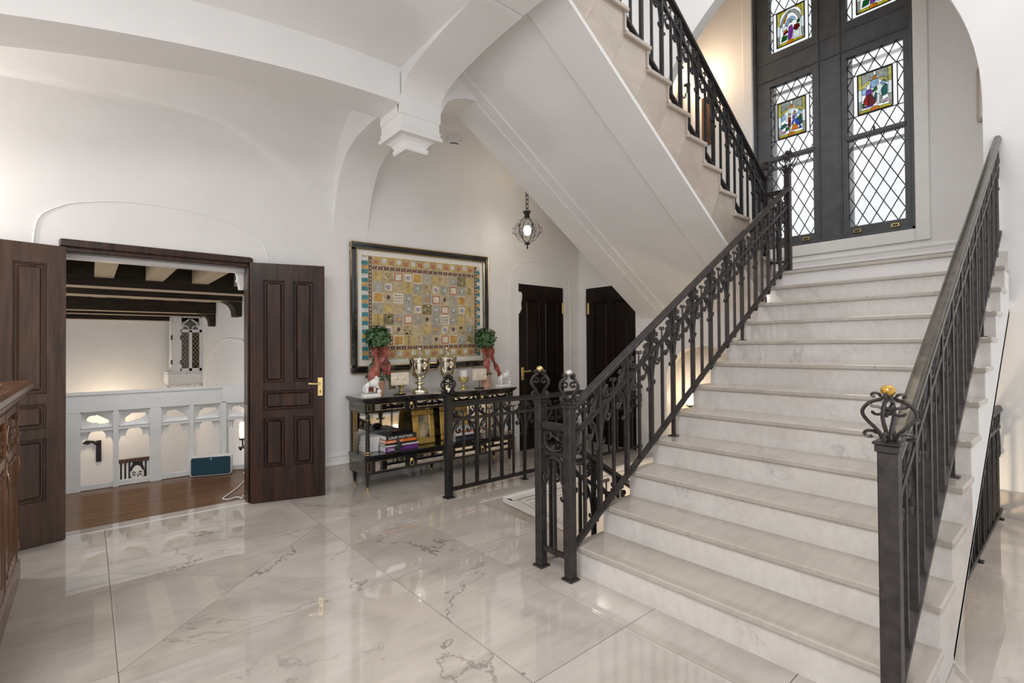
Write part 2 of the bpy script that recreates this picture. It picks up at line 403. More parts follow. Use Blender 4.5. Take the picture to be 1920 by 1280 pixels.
# rib from the pendant to the wall
ri = [(p.x, p.y) for p in smooth_pts([(3.7, 3.30, 0), (4.1, 3.29, 0), (4.35, 3.25, 0), (4.55, 3.16, 0), (4.70, 2.985, 0), (4.78, 2.80, 0), (4.83, 2.62, 0), (4.852, 2.45, 0)], 4)]
rb = MB()
for (a, za), (b, zb) in zip(ri, ri[1:]):
    rb.add([(1.84, a, za), (1.84, b, zb), (1.84, b, 3.66), (1.84, a, 3.66), (2.2, a, za), (2.2, b, zb), (2.2, b, 3.66), (2.2, a, 3.66)], [(0, 1, 2, 3), (7, 6, 5, 4), (0, 4, 5, 1)])
rb.build('wall_rib', 'plaster', ceil_, True)
# arch running from the pendant over the stairs
ar = [(p.x, p.y) for p in smooth_pts([(3.5, 3.16, 0), (3.478, 3.27, 0), (3.385, 3.40, 0), (3.235, 3.465, 0), (3.0, 3.51, 0), (2.75, 3.54, 0), (2.45, 3.56, 0), (1.9, 3.57, 0), (-2.8, 3.57, 0)], 4)]
ab = MB()
for (a, za), (b, zb) in zip(ar, ar[1:]):
    ab.add([(1.84, a, za), (1.84, b, zb), (1.84, b, 3.95), (1.84, a, 3.95), (2.2, a, za), (2.2, b, zb), (2.2, b, 3.95), (2.2, a, 3.95)], [(0, 1, 2, 3), (7, 6, 5, 4), (0, 4, 5, 1)])
ab.build('stair_arch', 'plaster', ceil_, True)
# beam parallel to the wall: a flat arch left of the pendant, a rising one right of it
bm_ = MB(); pts = [(x, 3.262-.055*(1.8-x)**2) for x in lin(-2.8, 1.86, 30)]
pts2 = [(p.x, p.y) for p in smooth_pts([(2.18, 3.1, 0), (2.2, 3.26, 0), (2.27, 3.40, 0), (2.4, 3.475, 0), (2.6, 3.51, 0), (3.2, 3.53, 0), (XE, 3.53, 0)], 4)]
for P_ in (pts, pts2):
    for (a, za), (b, zb) in zip(P_, P_[1:]):
        bm_.add([(a, 3.45, za), (b, 3.45, zb), (b, 3.45, 3.95), (a, 3.45, 3.95), (a, 3.8, za), (b, 3.8, zb), (b, 3.8, 3.95), (a, 3.8, 3.95)], [(0, 1, 2, 3), (7, 6, 5, 4), (0, 4, 5, 1)])
bm_.build('arched_beam', 'plaster', ceil_, True)
pb = MB(); q = math.sqrt(2)/2*1.0
prof = [(.18, 3.5), (.18, 3.19), (.172, 3.188), (.172, 3.118), (.180, 3.112), (.180, 3.10), (.176, 3.098), (.178, 3.082), (.190, 3.07), (.192, 3.055), (.186, 3.045), (.15, 3.045), (.137, 3.04), (.112, 3.02), (.098, 2.995), (.095, 2.985), (.105, 2.98), (.105, 2.955), (.098, 2.945), (.07, 2.945), (.07, 2.952), (.045, 2.952), (.045, 2.944), (.02, 2.944)]
pb.lathe([(r*math.sqrt(2), z) for r, z in prof], (2.02, 3.625, 0), 4, PI/4).build('pendant_boss', 'plaster', ceil_)

# ---- baseboards: stone plinth with a white moulded cap
def skirting(name, x0, x1, fn):
    b = sempty(name)
    MB().prism([(0, 0), (.018, 0), (.018, .205), (.012, .212), (0, .212)], fn, x0, x1).build('plinth', 'floor_marble', b)
    MB().prism([(0, .212), (.024, .212), (.024, .225), (.016, .245), (.016, .285), (.022, .295), (.022, .31), (.010, .322), (.006, .335), (0, .335)], fn, x0, x1).build('cap_moulding', 'white_paint', b)
    return b
skirting('baseboard_left', 1.22, 4.2, lambda a, b, d: (d, YW-a, b))
skirting('baseboard_far_left', 5.2, XE, lambda a, b, d: (d, YW-a, b))
skirting('baseboard_end_left', 4.79, YW, lambda a, b, d: (XE-a, d, b))
skirting('baseboard_window', .53, YD, lambda a, b, d: (XW-a, d, b+2.1))
struct(MB().prism([(0, 0), (.018, 0), (.018, .20), (.012, .207), (0, .207)], lambda a, b, d: (XE-a, d, b), -2.8, .47).build('baseboard_right', 'floor_marble'))
# thin arched mouldings drawn on the wall over the doors
def bead(name, pts):
    struct(MB().tube(smooth_pts([(x, YW-.001, z) for x, z in pts], 5), .006, 6).build(name, 'white_paint', smooth=True))
bead('trim_arch_double_door', [(-.295, 0), (-.295, 1.0), (-.295, 1.9), (-.292, 2.16), (-.26, 2.317), (-.162, 2.404), (-.06, 2.45), (.203, 2.506), (.547, 2.513), (.892, 2.463), (1.122, 2.381), (1.222, 2.25), (1.25, 2.0), (1.25, 1.0), (1.25, .34)])
bead('trim_arch_far_door', [(4.13, .34), (4.13, 1.5), (4.135, 2.16), (4.18, 2.35), (4.33, 2.46), (4.62, 2.51), (4.98, 2.50), (5.18, 2.40), (5.25, 2.25), (5.262, 1.9), (5.262, .34)])

# ---- stairwell going down: flight, panelled wall, basement
well = thing('basement_staircase', 'stone steps leading down behind the iron guard rail into the stairwell', 'staircase', (2.6, 2.9, -.2))
for k in range(1, 13):
    x = 2.6+G_*(k-1)
    MB().bbox((x-.02, 2.25, -R_*k-.035), (x+G_+.02, 3.49, -R_*k), .006).build('tread', 'stair_marble', well)
    MB().box((x, 2.25, -R_*k), (x+.02, 3.49, -R_*(k-1)-.035)).build('riser', 'stair_marble', well)
ww = MB().box((2.6, 3.5, -3.2), (XE, 3.6, -.25))
wall_well = struct(ww.build('wall_well_left', 'white_paint'))
sk = .59
MB().prism([(2.6, -.005), (2.87, -.005), (XE, -.005-sk*(XE-2.87)), (XE, -.45-sk*(XE-2.87)), (2.6, -.45)], PXZ, 3.488, 3.502).build('stone_skirt', 'floor_marble', wall_well)
MB().prism([(2.6, -.26), (2.6, -.003), (XE, -.003), (XE, -.26)], PXZ, 3.499, 3.503).build('well_face', 'white_paint', wall_well)
cap = [(2.9, -.02), (XE, -.02), (XE, -.055), (2.96, -.055)]
MB().prism(cap, PXZ, 3.478, 3.5).build('cap_moulding', 'white_paint', wall_well)
MB().prism([(2.87, -.01), (2.95, -.035), (XE, -.035-sk*(XE-2.95)+.03), (XE, -.09-sk*(XE-2.95)+.03), (2.87, -.05)], PXZ, 3.478, 3.5).build('sloped_cap', 'white_paint', wall_well)
for of, th in ((0, .012), (.05, .008)):
    x0 = 3.10+of*2.2
    P_ = [(x0, -.085-of*.8), (XE-.05-of, -.085-of*.8), (XE-.05-of, -.10-sk*(XE-.05-3.05)+of*.6), (x0, -.085-of*.8)]
    MB().tube([(a, 3.497, b) for a, b in P_], th, 6).build('panel_moulding', 'white_paint', wall_well)
struct(MB().box((2.3, 2.06, -3.2), (XE, 2.24, -.02)).build('wall_well_right', 'white_paint'))
struct(MB().box((2.3, -2.8, -3.3), (XE+1.3, 4.2, -3.2)).build('floor_basement', 'floor_marble'))
struct(MB().box((2.2, -.2, -3.2), (3.58, .46, -.26)).build('wall_basement', 'plaster'))

# ================================================================== STAIRS
st = thing('main_staircase', 'wide grey-white marble staircase rising to the leaded window', 'staircase', (2.2, 1.2, 0))
for k in range(1, 13):
    x = NX(k); x1 = NX(k+1)+.03 if k < 12 else XW
    y0 = YA-.012 if k < 12 else .53; y1 = YB+.012 if k < 12 else YD
    MB().bbox((x, y0, R_*k-.034), (x1, y1, R_*k), .007).build('tread', 'stair_marble_shade', st)
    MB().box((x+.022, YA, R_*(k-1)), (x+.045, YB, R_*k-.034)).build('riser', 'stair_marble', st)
    # side slab under each tread, both sides
    if k < 12:
        xa, xb = x+.045, NX(k+1)+.045
        lo = lambda X: max(0, .62*(X-2.8))
        P_ = [(xa, max(lo(xa), R_*(k-1)*0)), (xa, R_*k-.034), (xb, R_*k-.034), (xb, lo(xb))]
        for ya in (YA, YB-.03):
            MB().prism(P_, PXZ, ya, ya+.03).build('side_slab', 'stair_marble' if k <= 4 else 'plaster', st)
sof = [(2.8, -.01), (XE, .62*(XE-2.8)), (XE, .62*(XE-2.8)+.05), (2.8, .04)]
MB().prism(sof, PXZ, YA, YB).build('soffit', 'plaster', st)

us = thing('upper_staircase', 'upper stair flight with stepped tan stone side and white sloping soffit', 'staircase', (4, 3, 2.1))
SL = R_/G_
sz = lambda X: 2.937-SL*(X-3.49)                   # soffit line (near face)
for k in range(1, 13):
    x, x1 = UX(k), UX(k+1)
    z = 2.1+R_*k
    MB().bbox((x1-.02, YC-.028, z-.036), (x+.022, YD, z), .006).build('tread', 'string_stone', us)
    MB().box((x-.02, YC-.012, z-R_), (x, YD, z-.036)).build('riser', 'string_stone', us)
    d = Vector((-SL, -1)).normalized()
    def drop(X, Z):                                # along the joint down to the soffit line
        t = (Z-sz(X)-.045)/(-d.y-SL*d.x)
        return (X+d.x*t, Z+d.y*t)
    A = (x-.0055, z-R_-.036); B = (x-.0055, z-.036); Cc = (x1-.004, z-.036); C0 = (x1-.004, z)
    D_ = drop(x1-.004, z-.036); E_ = drop(*A)
    MB().prism([A, B, Cc, D_, E_] if k > 1 else [(x-.004, 2.1-.2), B, Cc, D_, (x-.004, sz(x)+.045)], PXZ, YC, YC+.06).build('string_slab', 'string_stone', us)
# soffit: raised borders round a recessed panel, and the plaster edge under the stone
def sprism(y0, y1, t0, t1, name, xa=2.2, xb=XE+.02):
    P_ = [(xa, sz(xa)+t0), (xb, sz(xb)+t0), (xb, sz(xb)+t1), (xa, sz(xa)+t1)]
    return MB().prism(P_, PXZ, y0, y1).build(name, 'plaster', us)
sprism(YC+.06, 2.50, 0, .12, 'soffit_border'); sprism(YC-.004, YC+.06, 0, .038, 'soffit_edge'); sprism(3.47, YD, 0, .12, 'soffit_border'); sprism(2.50, 3.47, .028, .12, 'soffit_panel')
sprism(2.50, 3.47, 0, .12, 'soffit_border', 2.2, 2.32)
sprism(3.36, 3.47, .012, .04, 'panel_moulding'); 
MB().prism([(2.2, sz(2.2)+.12), (XE, sz(XE)+.12), (XE, 2.1), (UX(1), 2.2), (2.3, 4.19), (2.2, 4.19)], PXZ, YD-.03, YD).build('back_string', 'plaster', us)

# ================================================================== IRON RAILINGS
def spiral(cx, cy, r0, r1, a0, a1, n=12):
    return [(cx+(r0+(r1-r0)*i/(n-1))*math.cos(a0+(a1-a0)*i/(n-1)), cy+(r0+(r1-r0)*i/(n-1))*math.sin(a0+(a1-a0)*i/(n-1))) for i in range(n)]
def scroll_set(slope, bay, hu, hl):
    """meshes of one bay's ironwork, centred on the thin baluster where it meets the mid rail; (u,v) sheared along the slope"""
    h = bay/2
    def T(pts, r, d=.0): return MB().tube([(u, d, v+slope*u) for u, v in pts], r, 5)
    out = {}
    for s, nm in ((-1, 'a'), (1, 'b')):
        big = smooth_pts([(0, .004, 0), (.30*h, .02*1, 0), (.62*h, .30*hu, 0), (.82*h, .62*hu, 0), (.90*h, hu, 0)], 4)
        m = T([(s*p.x, p.y) for p in big], .0105)
        cu_ = [(s*a, b) for a, b in [(.40*h, .07*hu)]+spiral(.50*h, .58*hu, .20*hu, .07*hu, -1.9, 2.9, 12)]
        m.tube([(u, 0, v+slope*u) for u, v in cu_], .0088, 5)
        m.ball((s*.50*h, 0, .58*hu+slope*s*.50*h), .0125, 6, 4)
        tip = [(s*a, b) for a, b in spiral(.72*h, .84*hu, .10*hu, .05*hu, 1.5, 5.2, 8)]
        m.tube([(u, 0, v+slope*u) for u, v in tip], .008, 5)
        out['upper_scroll_'+nm] = m.mesh('upper_scroll', True)
        low = smooth_pts([(.02*h, -.004, 0), (.34*h, -.06*hl, 0), (.62*h, -.24*hl, 0), (.80*h, -.52*hl, 0), (.90*h, -.92*hl, 0)], 4)
        m = T([(s*p.x, p.y) for p in low], .0105)
        c2 = [(s*a, b) for a, b in [(.36*h, -.08*hl)]+spiral(.34*h, -.42*hl, .17*hl, .05*hl, 1.3, -3.6, 12)]
        m.tube([(u, 0, v+slope*u) for u, v in c2], .0088, 5)
        m.ball((s*.34*h, 0, -.42*hl+slope*s*.34*h), .0125, 6, 4)
        c3 = [(s*a, b) for a, b in spiral(.74*h, -.93*hl, .07*hl, .03*hl, .2, -4.2, 9)]
        m.tube([(u, 0, v+slope*u) for u, v in c3], .008, 5)
        out['lower_scroll_'+nm] = m.mesh('lower_scroll', True)
    m = MB().tube([(0, 0, 0), (0, 0, hu*.55)], .006, 5)
    for s in (-1, 1):
        m.tube([(u, 0, v) for u, v in [(0, hu*.52)]+[(s*a, b) for a, b in spiral(.14*h, .60*hu, .10*hu, .03*hu, 2.6, -2.4, 8)]], .005, 5)
    m.ball((0, 0, 0), .017, 8, 5, 1, .8, 1)
    out['stem'] = m.mesh('stem', True)
    return out
def rail_profile(w_=.052, h_=.05):
    return [(-.5*w_, -.30*h_), (-.36*w_, -.5*h_), (.36*w_, -.5*h_), (.5*w_, -.30*h_), (.5*w_, .0), (.40*w_, .12*h_), (.40*w_, .25*h_), (.26*w_, .46*h_), (0, .5*h_), (-.26*w_, .46*h_), (-.40*w_, .25*h_), (-.40*w_, .12*h_), (-.5*w_, 0)]
def railing(name, label, y, x0, x1, ztop, slope, thick0, bay, zbot, mid=.20, dirn=1, mat='iron', feet=(), lo=None, hi=None, hmat=None, wt=.022, wn=.018):
    """ztop(x): top of the handrail, zbot(x): axis of the bottom rail"""
    t = thing(name, label, 'railing', ((x0+x1)/2, y, zbot(min(x0, x1))))
    P_ = rail_profile()
    vs = []
    m = MB(); n = len(P_)
    vs = [(x0, y+a, ztop(x0)-.025+b) for a, b in P_]+[(x1, y+a, ztop(x1)-.025+b) for a, b in P_]
    m.add(vs, [tuple(range(n)), tuple(range(2*n-1, n-1, -1))]+[(i, (i+1) % n, n+(i+1) % n, n+i) for i in range(n)]).build('handrail', hmat or mat, t, True)
    def bar(nm, zf, hh, ww):
        MB().add([(x, y+sy*ww/2, zf(x)+sz_*hh/2) for x in (x0, x1) for sy, sz_ in ((-1, -1), (1, -1), (1, 1), (-1, 1))],
                 [(0, 1, 2, 3), (7, 6, 5, 4), (0, 4, 5, 1), (1, 5, 6, 2), (2, 6, 7, 3), (3, 7, 4, 0)]).build(nm, mat, t)
    zm = lambda x: ztop(x)-mid
    bar('mid_rail', zm, .028, .026); bar('bottom_rail', zbot, .028, .034)
    hl_ = ztop(x0)-zbot(x0)-.045
    def bal(nm, wd):
        return MB().add([(sx*wd/2, sy*wd/2, zz+(slope*sx*wd/2)) for zz in (-hl_, 0) for sx, sy in ((-1, -1), (1, -1), (1, 1), (-1, 1))],
                        [(3, 2, 1, 0), (4, 5, 6, 7), (0, 1, 5, 4), (1, 2, 6, 5), (2, 3, 7, 6), (3, 0, 4, 7)]).mesh(nm)
    bt, bn = bal('baluster', wt+.005), MB().add([(sx*wn/2, sy*wn/2, zz+(slope*sx*wn/2)) for zz in (-(hl_-mid+.04), 0) for sx, sy in ((-1, -1), (1, -1), (1, 1), (-1, 1))],
                        [(3, 2, 1, 0), (4, 5, 6, 7), (0, 1, 5, 4), (1, 2, 6, 5), (2, 3, 7, 6), (3, 0, 4, 7)]).mesh('thin_baluster')
    S = scroll_set(slope, bay, mid-.055, .24)
    a, b = min(x0, x1)+.03, max(x0, x1)-.03
    i = -40
    while True:
        x = thick0+bay*i; i += 1
        if x > b+bay: break
        if a < x < b: inst('baluster', bt, mat, t, (x, y, ztop(x)-.045))
        xn = x+bay/2
        if a < xn < b:
            inst('thin_baluster', bn, mat, t, (xn, y, zm(xn)))
            for kk, me in S.items():
                inst(me.name.split('.')[0], me, mat, t, (xn, y, zm(xn)))
    for fx, fz in feet:
        MB().box((fx-.011, y-.011, fz), (fx+.011, y+.011, zbot(fx))).bbox((fx-.03, y-.03, fz), (fx+.03, y+.03, fz+.008), .003).build('foot', mat, t)
    return t
# finial straps
def finial(parent, x, y, z, ball='brass', mat='iron', k=1.0):
    for i in range(4):
        an = PI/2*i; c, s_ = 1.6*math.cos(an), 1.6*math.sin(an)
        f = lambda pts: [(x+r*c*k, y+r*s_*k, z+h*k) for r, h in pts]
        heart = [(p.x, p.y) for p in smooth_pts([(.008, .0, 0), (.018, .03, 0), (.042, .072, 0), (.047, .100, 0), (.034, .128, 0), (.013, .143, 0), (.012, .150, 0)], 3)]
        m = MB().tube(f(heart), .0062*k, 5, flat=1.5)
        m.tube(f([(.014, .150)]+spiral(.024, .154, .010, .004, 3.3, -1.6, 8)), .005*k, 5, flat=1.4)
        m.tube(f([(.036, .126)]+spiral(.022, .098, .019, .006, 1.2, 6.4, 11)), .0052*k, 5, flat=1.4)
        m.tube(f([(.012, .004), (.016, .022)]+spiral(.034, .016, .016, .005, 2.6, -2.4, 9)), .0058*k, 5, flat=1.5)
        m.build('finial_strap', mat, parent, True)
    m = MB().ball((x, y, z+.172*k), .0225*k, 14, 9, 1, 1, .88)
    m.build('finial_ball', ball, parent, True)
def newel(name, label, x, y, z0, ztop, ball='brass', mat='iron', w_=.055, fin=True):
    t = thing(name, label, 'newel post', (x, y, z0), None)
    h = w_/2
    MB().bbox((x-h, y-h, z0+.006), (x+h, y+h, ztop-.035), .004).build('post', mat, t)
    MB().bbox((x-h-.014, y-h-.014, z0), (x+h+.014, y+h+.014, z0+.011), .004).build('base_plate', mat, t)
    MB().bbox((x-h-.006, y-h-.006, ztop-.037), (x+h+.006, y+h+.006, ztop-.012), .003).bbox((x-h-.012, y-h-.012, ztop-.012), (x+h+.012, y+h+.012, ztop), .004).build('cap', mat, t)
    if fin: finial(t, x, y, ztop, ball, mat)
    return t
RS = .6006
rl = lambda x: 1.037+RS*(x-2.185)
nl = lambda x: R_+SL*(x-2.209)+.035
YL, YR = 1.985, .448
railing('stair_railing', 'iron stair railing with scrollwork on the left of the marble steps', YL, 2.16, 5.44, rl, RS, 2.975, G_, nl, feet=((3.256, .70), (4.38, 1.40)))
railing('stair_railing', 'iron stair railing with polished handrail on the right of the marble steps', YR, 2.11, 5.47, rl, RS, 2.975, G_, nl, feet=((3.256, .70), (4.38, 1.40)), wt=.024, wn=.019, hmat='rail_polished')
ur = lambda x: 2.1+R_+SL*(UX(1)-x)+.885
ub = lambda x: 2.1+R_+SL*(UX(1)-x)+.035
railing('stair_railing', 'dark iron railing along the upper stair flight by the tall window', 2.245, 2.25, 5.50, ur, -SL, 5.25, G_, ub, mat='iron_black')
gl = lambda x: .864
railing('guard_railing', 'low iron guard railing between black console and stairwell', 3.79, 2.51, XE-.01, gl, 0, 2.803, .305, lambda x: .07, mid=.165, mat='iron_black', feet=((3.413, 0), (4.328, 0)))
dl = lambda x: .90-.60*(x-2.17)
railing('stair_railing', 'iron railing sloping down into the stairwell behind the twin newel posts', 2.262, 2.17, 4.3, dl, -.60, 2.4, G_, lambda x: dl(x)-.80, mat='iron_black')
gr = lambda x: .875
railing('guard_railing', 'short black iron guard railing beneath the right side of the stairs', .468, 3.72, XE-.03, gr, 0, 3.9, .26, lambda x: .06, mid=.165, mat='iron_black', feet=((4.22, 0), (5.36, 0)))
newel('newel_post', 'iron newel post with silver ball finial at the foot of the left stair railing', 2.14, YL, 0, 1.035, 'silver_ball')
newel('newel_post', 'iron newel post with gold ball finial, left of the twin posts', 2.145, 2.235, 0, 1.05, 'brass')
newel('newel_post', 'tall iron newel post with amber ball finial at the right foot of the stairs', 2.08, YR, 0, 1.03, 'amber', w_=.058)
newel('newel_post', 'black iron newel post with scroll finial beside the black console', 2.485, 3.79, 0, .93, 'iron_black', 'iron_black', .06)
newel('newel_post', 'iron newel post on the landing where the left railing ends', 5.44, YL, 2.1, 3.16, 'iron', 'iron')
newel('newel_post', 'iron newel post on the landing at the foot of the upper flight', 5.55, 2.245, 2.1, 3.16, 'iron', 'iron')
def crosspiece(name, label, x, y0, y1, z0, ztop, mat='iron'):
    t = thing(name, label, 'railing', (x, (y0+y1)/2, z0))
    MB().bbox((x-.022, y0, ztop-.045), (x+.022, y1, ztop), .008).build('handrail', mat, t)
    MB().box((x-.010, y0, ztop-.20), (x+.010, y1, ztop-.175)).build('mid_rail', mat, t)
    MB().box((x-.012, y0, z0+.11), (x+.012, y1, z0+.135)).build('bottom_rail', mat, t)
    ym = (y0+y1)/2; a = (y1-y0)/2
    f = lambda pts: [(x, ym+u, v) for u, v in pts]
    for s in (-1, 1):
        c = smooth_pts([(0, ztop-.172, 0), (s*.6*a, ztop-.155, 0), (s*.86*a, ztop-.11, 0), (s*.72*a, ztop-.062, 0), (s*.42*a, ztop-.06, 0), (s*.34*a, ztop-.09, 0), (s*.5*a, ztop-.105, 0)], 4)
        MB().tube(f([(p.x, p.y) for p in c]), .0075, 5, flat=1.3).build('upper_scroll', mat, t, True)
        c = smooth_pts([(0, ztop-.205, 0), (s*.5*a, ztop-.225, 0), (s*.62*a, ztop-.27, 0), (s*.55*a, ztop-.33, 0), (s*.8*a, ztop-.37, 0), (s*.98*a, ztop-.34, 0), (s*.84*a, ztop-.315, 0)], 4)
        MB().tube(f([(p.x, p.y) for p in c]), .0075, 5, flat=1.3).build('lower_scroll', mat, t, True)
    MB().box((x-.008, ym-.008, z0+.13), (x+.008, ym+.008, ztop-.2)).build('baluster', mat, t)
    return t
crosspiece('newel_bridge', 'short iron railing with scrolls bridging the twin newel posts', 2.142, YL+.03, 2.235-.03, 0, .90)
crosspiece('newel_bridge', 'short iron railing joining the two landing newel posts before the window', 5.5, YL+.03, 2.245-.03, 2.1, 2.98)

# ================================================================== THE LEADED WINDOW
win = sempty('window_1', (XW, 2.05, 2.61))
LT = [(1.295, 1.835), (2.20, 2.705)]               # the two columns of lights
rows_ = [(2.75, 3.775), (3.82, 4.77), (5.20, 6.2)]
fr = holed(MB(), lambda m, a, b, c, d: m.box((XW+.05, a, c), (XW+.14, b, d)), (1.2, 2.9, 2.61, 6.4), [(a, b, 2.75, 4.77) for a, b in LT]+[(a, b, 5.2, 6.2) for a, b in LT])
fr.build('casing', 'window_iron', win)
mo = MB()
for a, b, c, d in ((1.2, 1.235, 2.61, 6.4), (2.865, 2.9, 2.61, 6.4), (1.2, 2.9, 2.61, 2.65)): mo.bbox((XW+.01, a, c), (XW+.06, b, d), .008)
for yv in (1.90, 2.13): mo.bbox((XW+.035, yv-.012, 2.65), (XW+.055, yv+.012, 6.4), .006)
for zv in (4.86, 5.10): mo.bbox((XW+.035, 1.235, zv-.012), (XW+.055, 2.865, zv+.012), .006)
mo.build('mouldings', 'window_iron', win)
for a, b in LT:
    MB().bbox((XW+.035, a-.02, 3.77), (XW+.11, b+.02, 3.825), .01).build('meeting_rail', 'window_iron', win)
    MB().cbox((XW+.03, (a+b)/2, 3.835), (.02, .02, .03)).tube([(XW+.025, (a+b)/2, 3.84), (XW+.02, (a+b)/2, 3.875)], .006, 6).build('sash_latch', 'iron', win)
    for yv in (a+.09, b-.09):
        pl_ = MB().bbox((XW+.03, yv-.042, 2.665), (XW+.05, yv+.042, 2.71), .005).build('sash_lift', 'brass', win)
        MB().bbox((XW+.026, yv-.026, 2.678), (XW+.034, yv+.026, 2.698), .004).build('finger_recess', 'lead', pl_)
def clip(poly, r):
    for ax, v, s in ((0, r[0], 1), (0, r[1], -1), (1, r[2], 1), (1, r[3], -1)):
        out = []
        for i in range(len(poly)):
            p, q_ = poly[i-1], poly[i]; ip, iq = (p[ax]-v)*s >= 0, (q_[ax]-v)*s >= 0
            if ip != iq:
                t = (v-p[ax])/(q_[ax]-p[ax]); out.append((p[0]+(q_[0]-p[0])*t, p[1]+(q_[1]-p[1])*t))
            if iq: out.append(q_)
        poly = out
        if not poly: return []
    return poly
def parea(p): return abs(sum(p[i-1][0]*p[i][1]-p[i][0]*p[i-1][1] for i in range(len(p))))/2
XG = XW+.085
def pane(poly, mat, parent, nm='pane'):
    MB().prism(poly, PYZ, XG, XG+.004).build(nm, mat, parent)
def came(mb, a, b, r=.0058): mb.tube([(XG-.001, *a), (XG-.001, *b)], r, 5)
def lattice(parent, mb, r, dw=.1345, dh=.247, oy=0, oz=0):
    y0, y1, z0, z1 = r
    for i in range(-2, 14):
        for j in range(-2, 26):
            cy, cz = oy+i*dw+(j % 2)*dw/2, oz+j*dh/2
            poly = clip([(cy, cz-dh/2), (cy+dw/2, cz), (cy, cz+dh/2), (cy-dw/2, cz)], r)
            if len(poly) >= 3 and parea(poly) > 2e-5:
                pane(poly, 'clear_glass', parent)
                for p, q_ in zip(poly, poly[1:]+poly[:1]):
                    if p < q_ and not any(abs(p[ax]-v) < 1e-6 and abs(q_[ax]-v) < 1e-6 for ax, v in ((0, y0), (0, y1), (1, z0), (1, z1))): came(mb, p, q_)
    for a, b in (((y0, z0), (y1, z0)), ((y1, z0), (y1, z1)), ((y1, z1), (y0, z1)), ((y0, z1), (y0, z0))): came(mb, a, b)
# stained pictures: pieces of coloured glass in unit coordinates, drawn for panels seen from inside (u to the viewer's right)
SG = dict(r=(.62, .02, .05), rd=(.40, .01, .05), b=(.10, .25, .78), lb=(.62, .78, .95), g=(.02, .33, .12), t=(.01, .34, .33), y=(.80, .72, .12), o=(.86, .47, .03), w=(.88, .90, .90), p=(.46, .20, .58), f=(.86, .78, .62), gr=(.62, .64, .60), ye=(.80, .76, .36), pk=(.72, .55, .66))
for k_, v_ in SG.items(): glass('stained_'+k_, v_, .03)
cols_ = [('ye', [(0, .62), (.12, .62), (.12, 1), (0, 1)]), ('w', [(0, .30), (.12, .32), (.12, .62), (0, .62)]), ('gr', [(0, 0), (.10, .08), (.12, .32), (0, .30)]),
         ('ye', [(.88, .64), (1, .64), (1, 1), (.88, 1)]), ('w', [(.88, .32), (1, .32), (1, .64), (.88, .64)]), ('gr', [(.90, .08), (1, 0), (1, .32), (.88, .32)]),
         ('y', [(.0, 0), (.38, 0), (.38, .08), (.10, .08)]), ('o', [(.38, 0), (.62, 0), (.60, .10), (.50, .12), (.38, .09)]), ('y', [(.62, 0), (1, 0), (.90, .08), (.61, .08)])]
top_ = [('gr', [(.12, .72), (.30, .78), (.47, .86), (.47, 1), (.12, 1)]), ('ye', [(.12, .60), (.36, .74), (.40, .80), (.30, .78), (.12, .72)]), ('gr', [(.53, .86), (.70, .78), (.88, .72), (.88, 1), (.53, 1)]),
        ('ye', [(.60, .80), (.64, .74), (.88, .60), (.88, .72), (.70, .78)]), ('o', [(.40, .78), (.60, .78), (.53, .86), (.50, .90), (.47, .86)])]
sceneA = cols_+top_+[   # a red gown beside a pale knight
    ('lb', [(.36, .62), (.40, .78), (.60, .78), (.62, .66), (.50, .58), (.40, .58)]), ('lb', [(.14, .46), (.24, .46), (.26, .60), (.20, .64), (.12, .60)]),
    ('w', [(.26, .56), (.38, .58), (.40, .66), (.34, .72), (.26, .68)]), ('p', [(.24, .42), (.40, .44), (.42, .52), (.38, .58), (.26, .56)]), ('f', [(.40, .38), (.45, .38), (.45, .48), (.42, .52), (.40, .44)]),
    ('r', [(.16, .30), (.24, .42), (.32, .43), (.30, .16), (.18, .22)]), ('rd', [(.32, .43), (.40, .44), (.54, .22), (.50, .17), (.30, .16)]), ('p', [(.20, .12), (.44, .12), (.46, .17), (.30, .16), (.20, .18)]),
    ('g', [(.42, .52), (.54, .60), (.58, .52), (.46, .46)]), ('t', [(.46, .32), (.52, .46), (.56, .40), (.54, .24)]), ('lb', [(.66, .66), (.76, .72), (.84, .64), (.80, .58), (.70, .58)]),
    ('w', [(.56, .60), (.66, .64), (.78, .60), (.70, .50), (.62, .38), (.54, .42)]), ('w', [(.56, .14), (.62, .14), (.64, .38), (.56, .40)]), ('gr', [(.64, .14), (.70, .14), (.72, .30), (.66, .36)]),
    ('t', [(.72, .30), (.86, .32), (.86, .56), (.80, .58), (.70, .50), (.68, .40)]), ('pk', [(.72, .12), (.86, .14), (.86, .24), (.74, .20)]), ('g', [(.13, .12), (.20, .14), (.18, .24), (.13, .26)])]
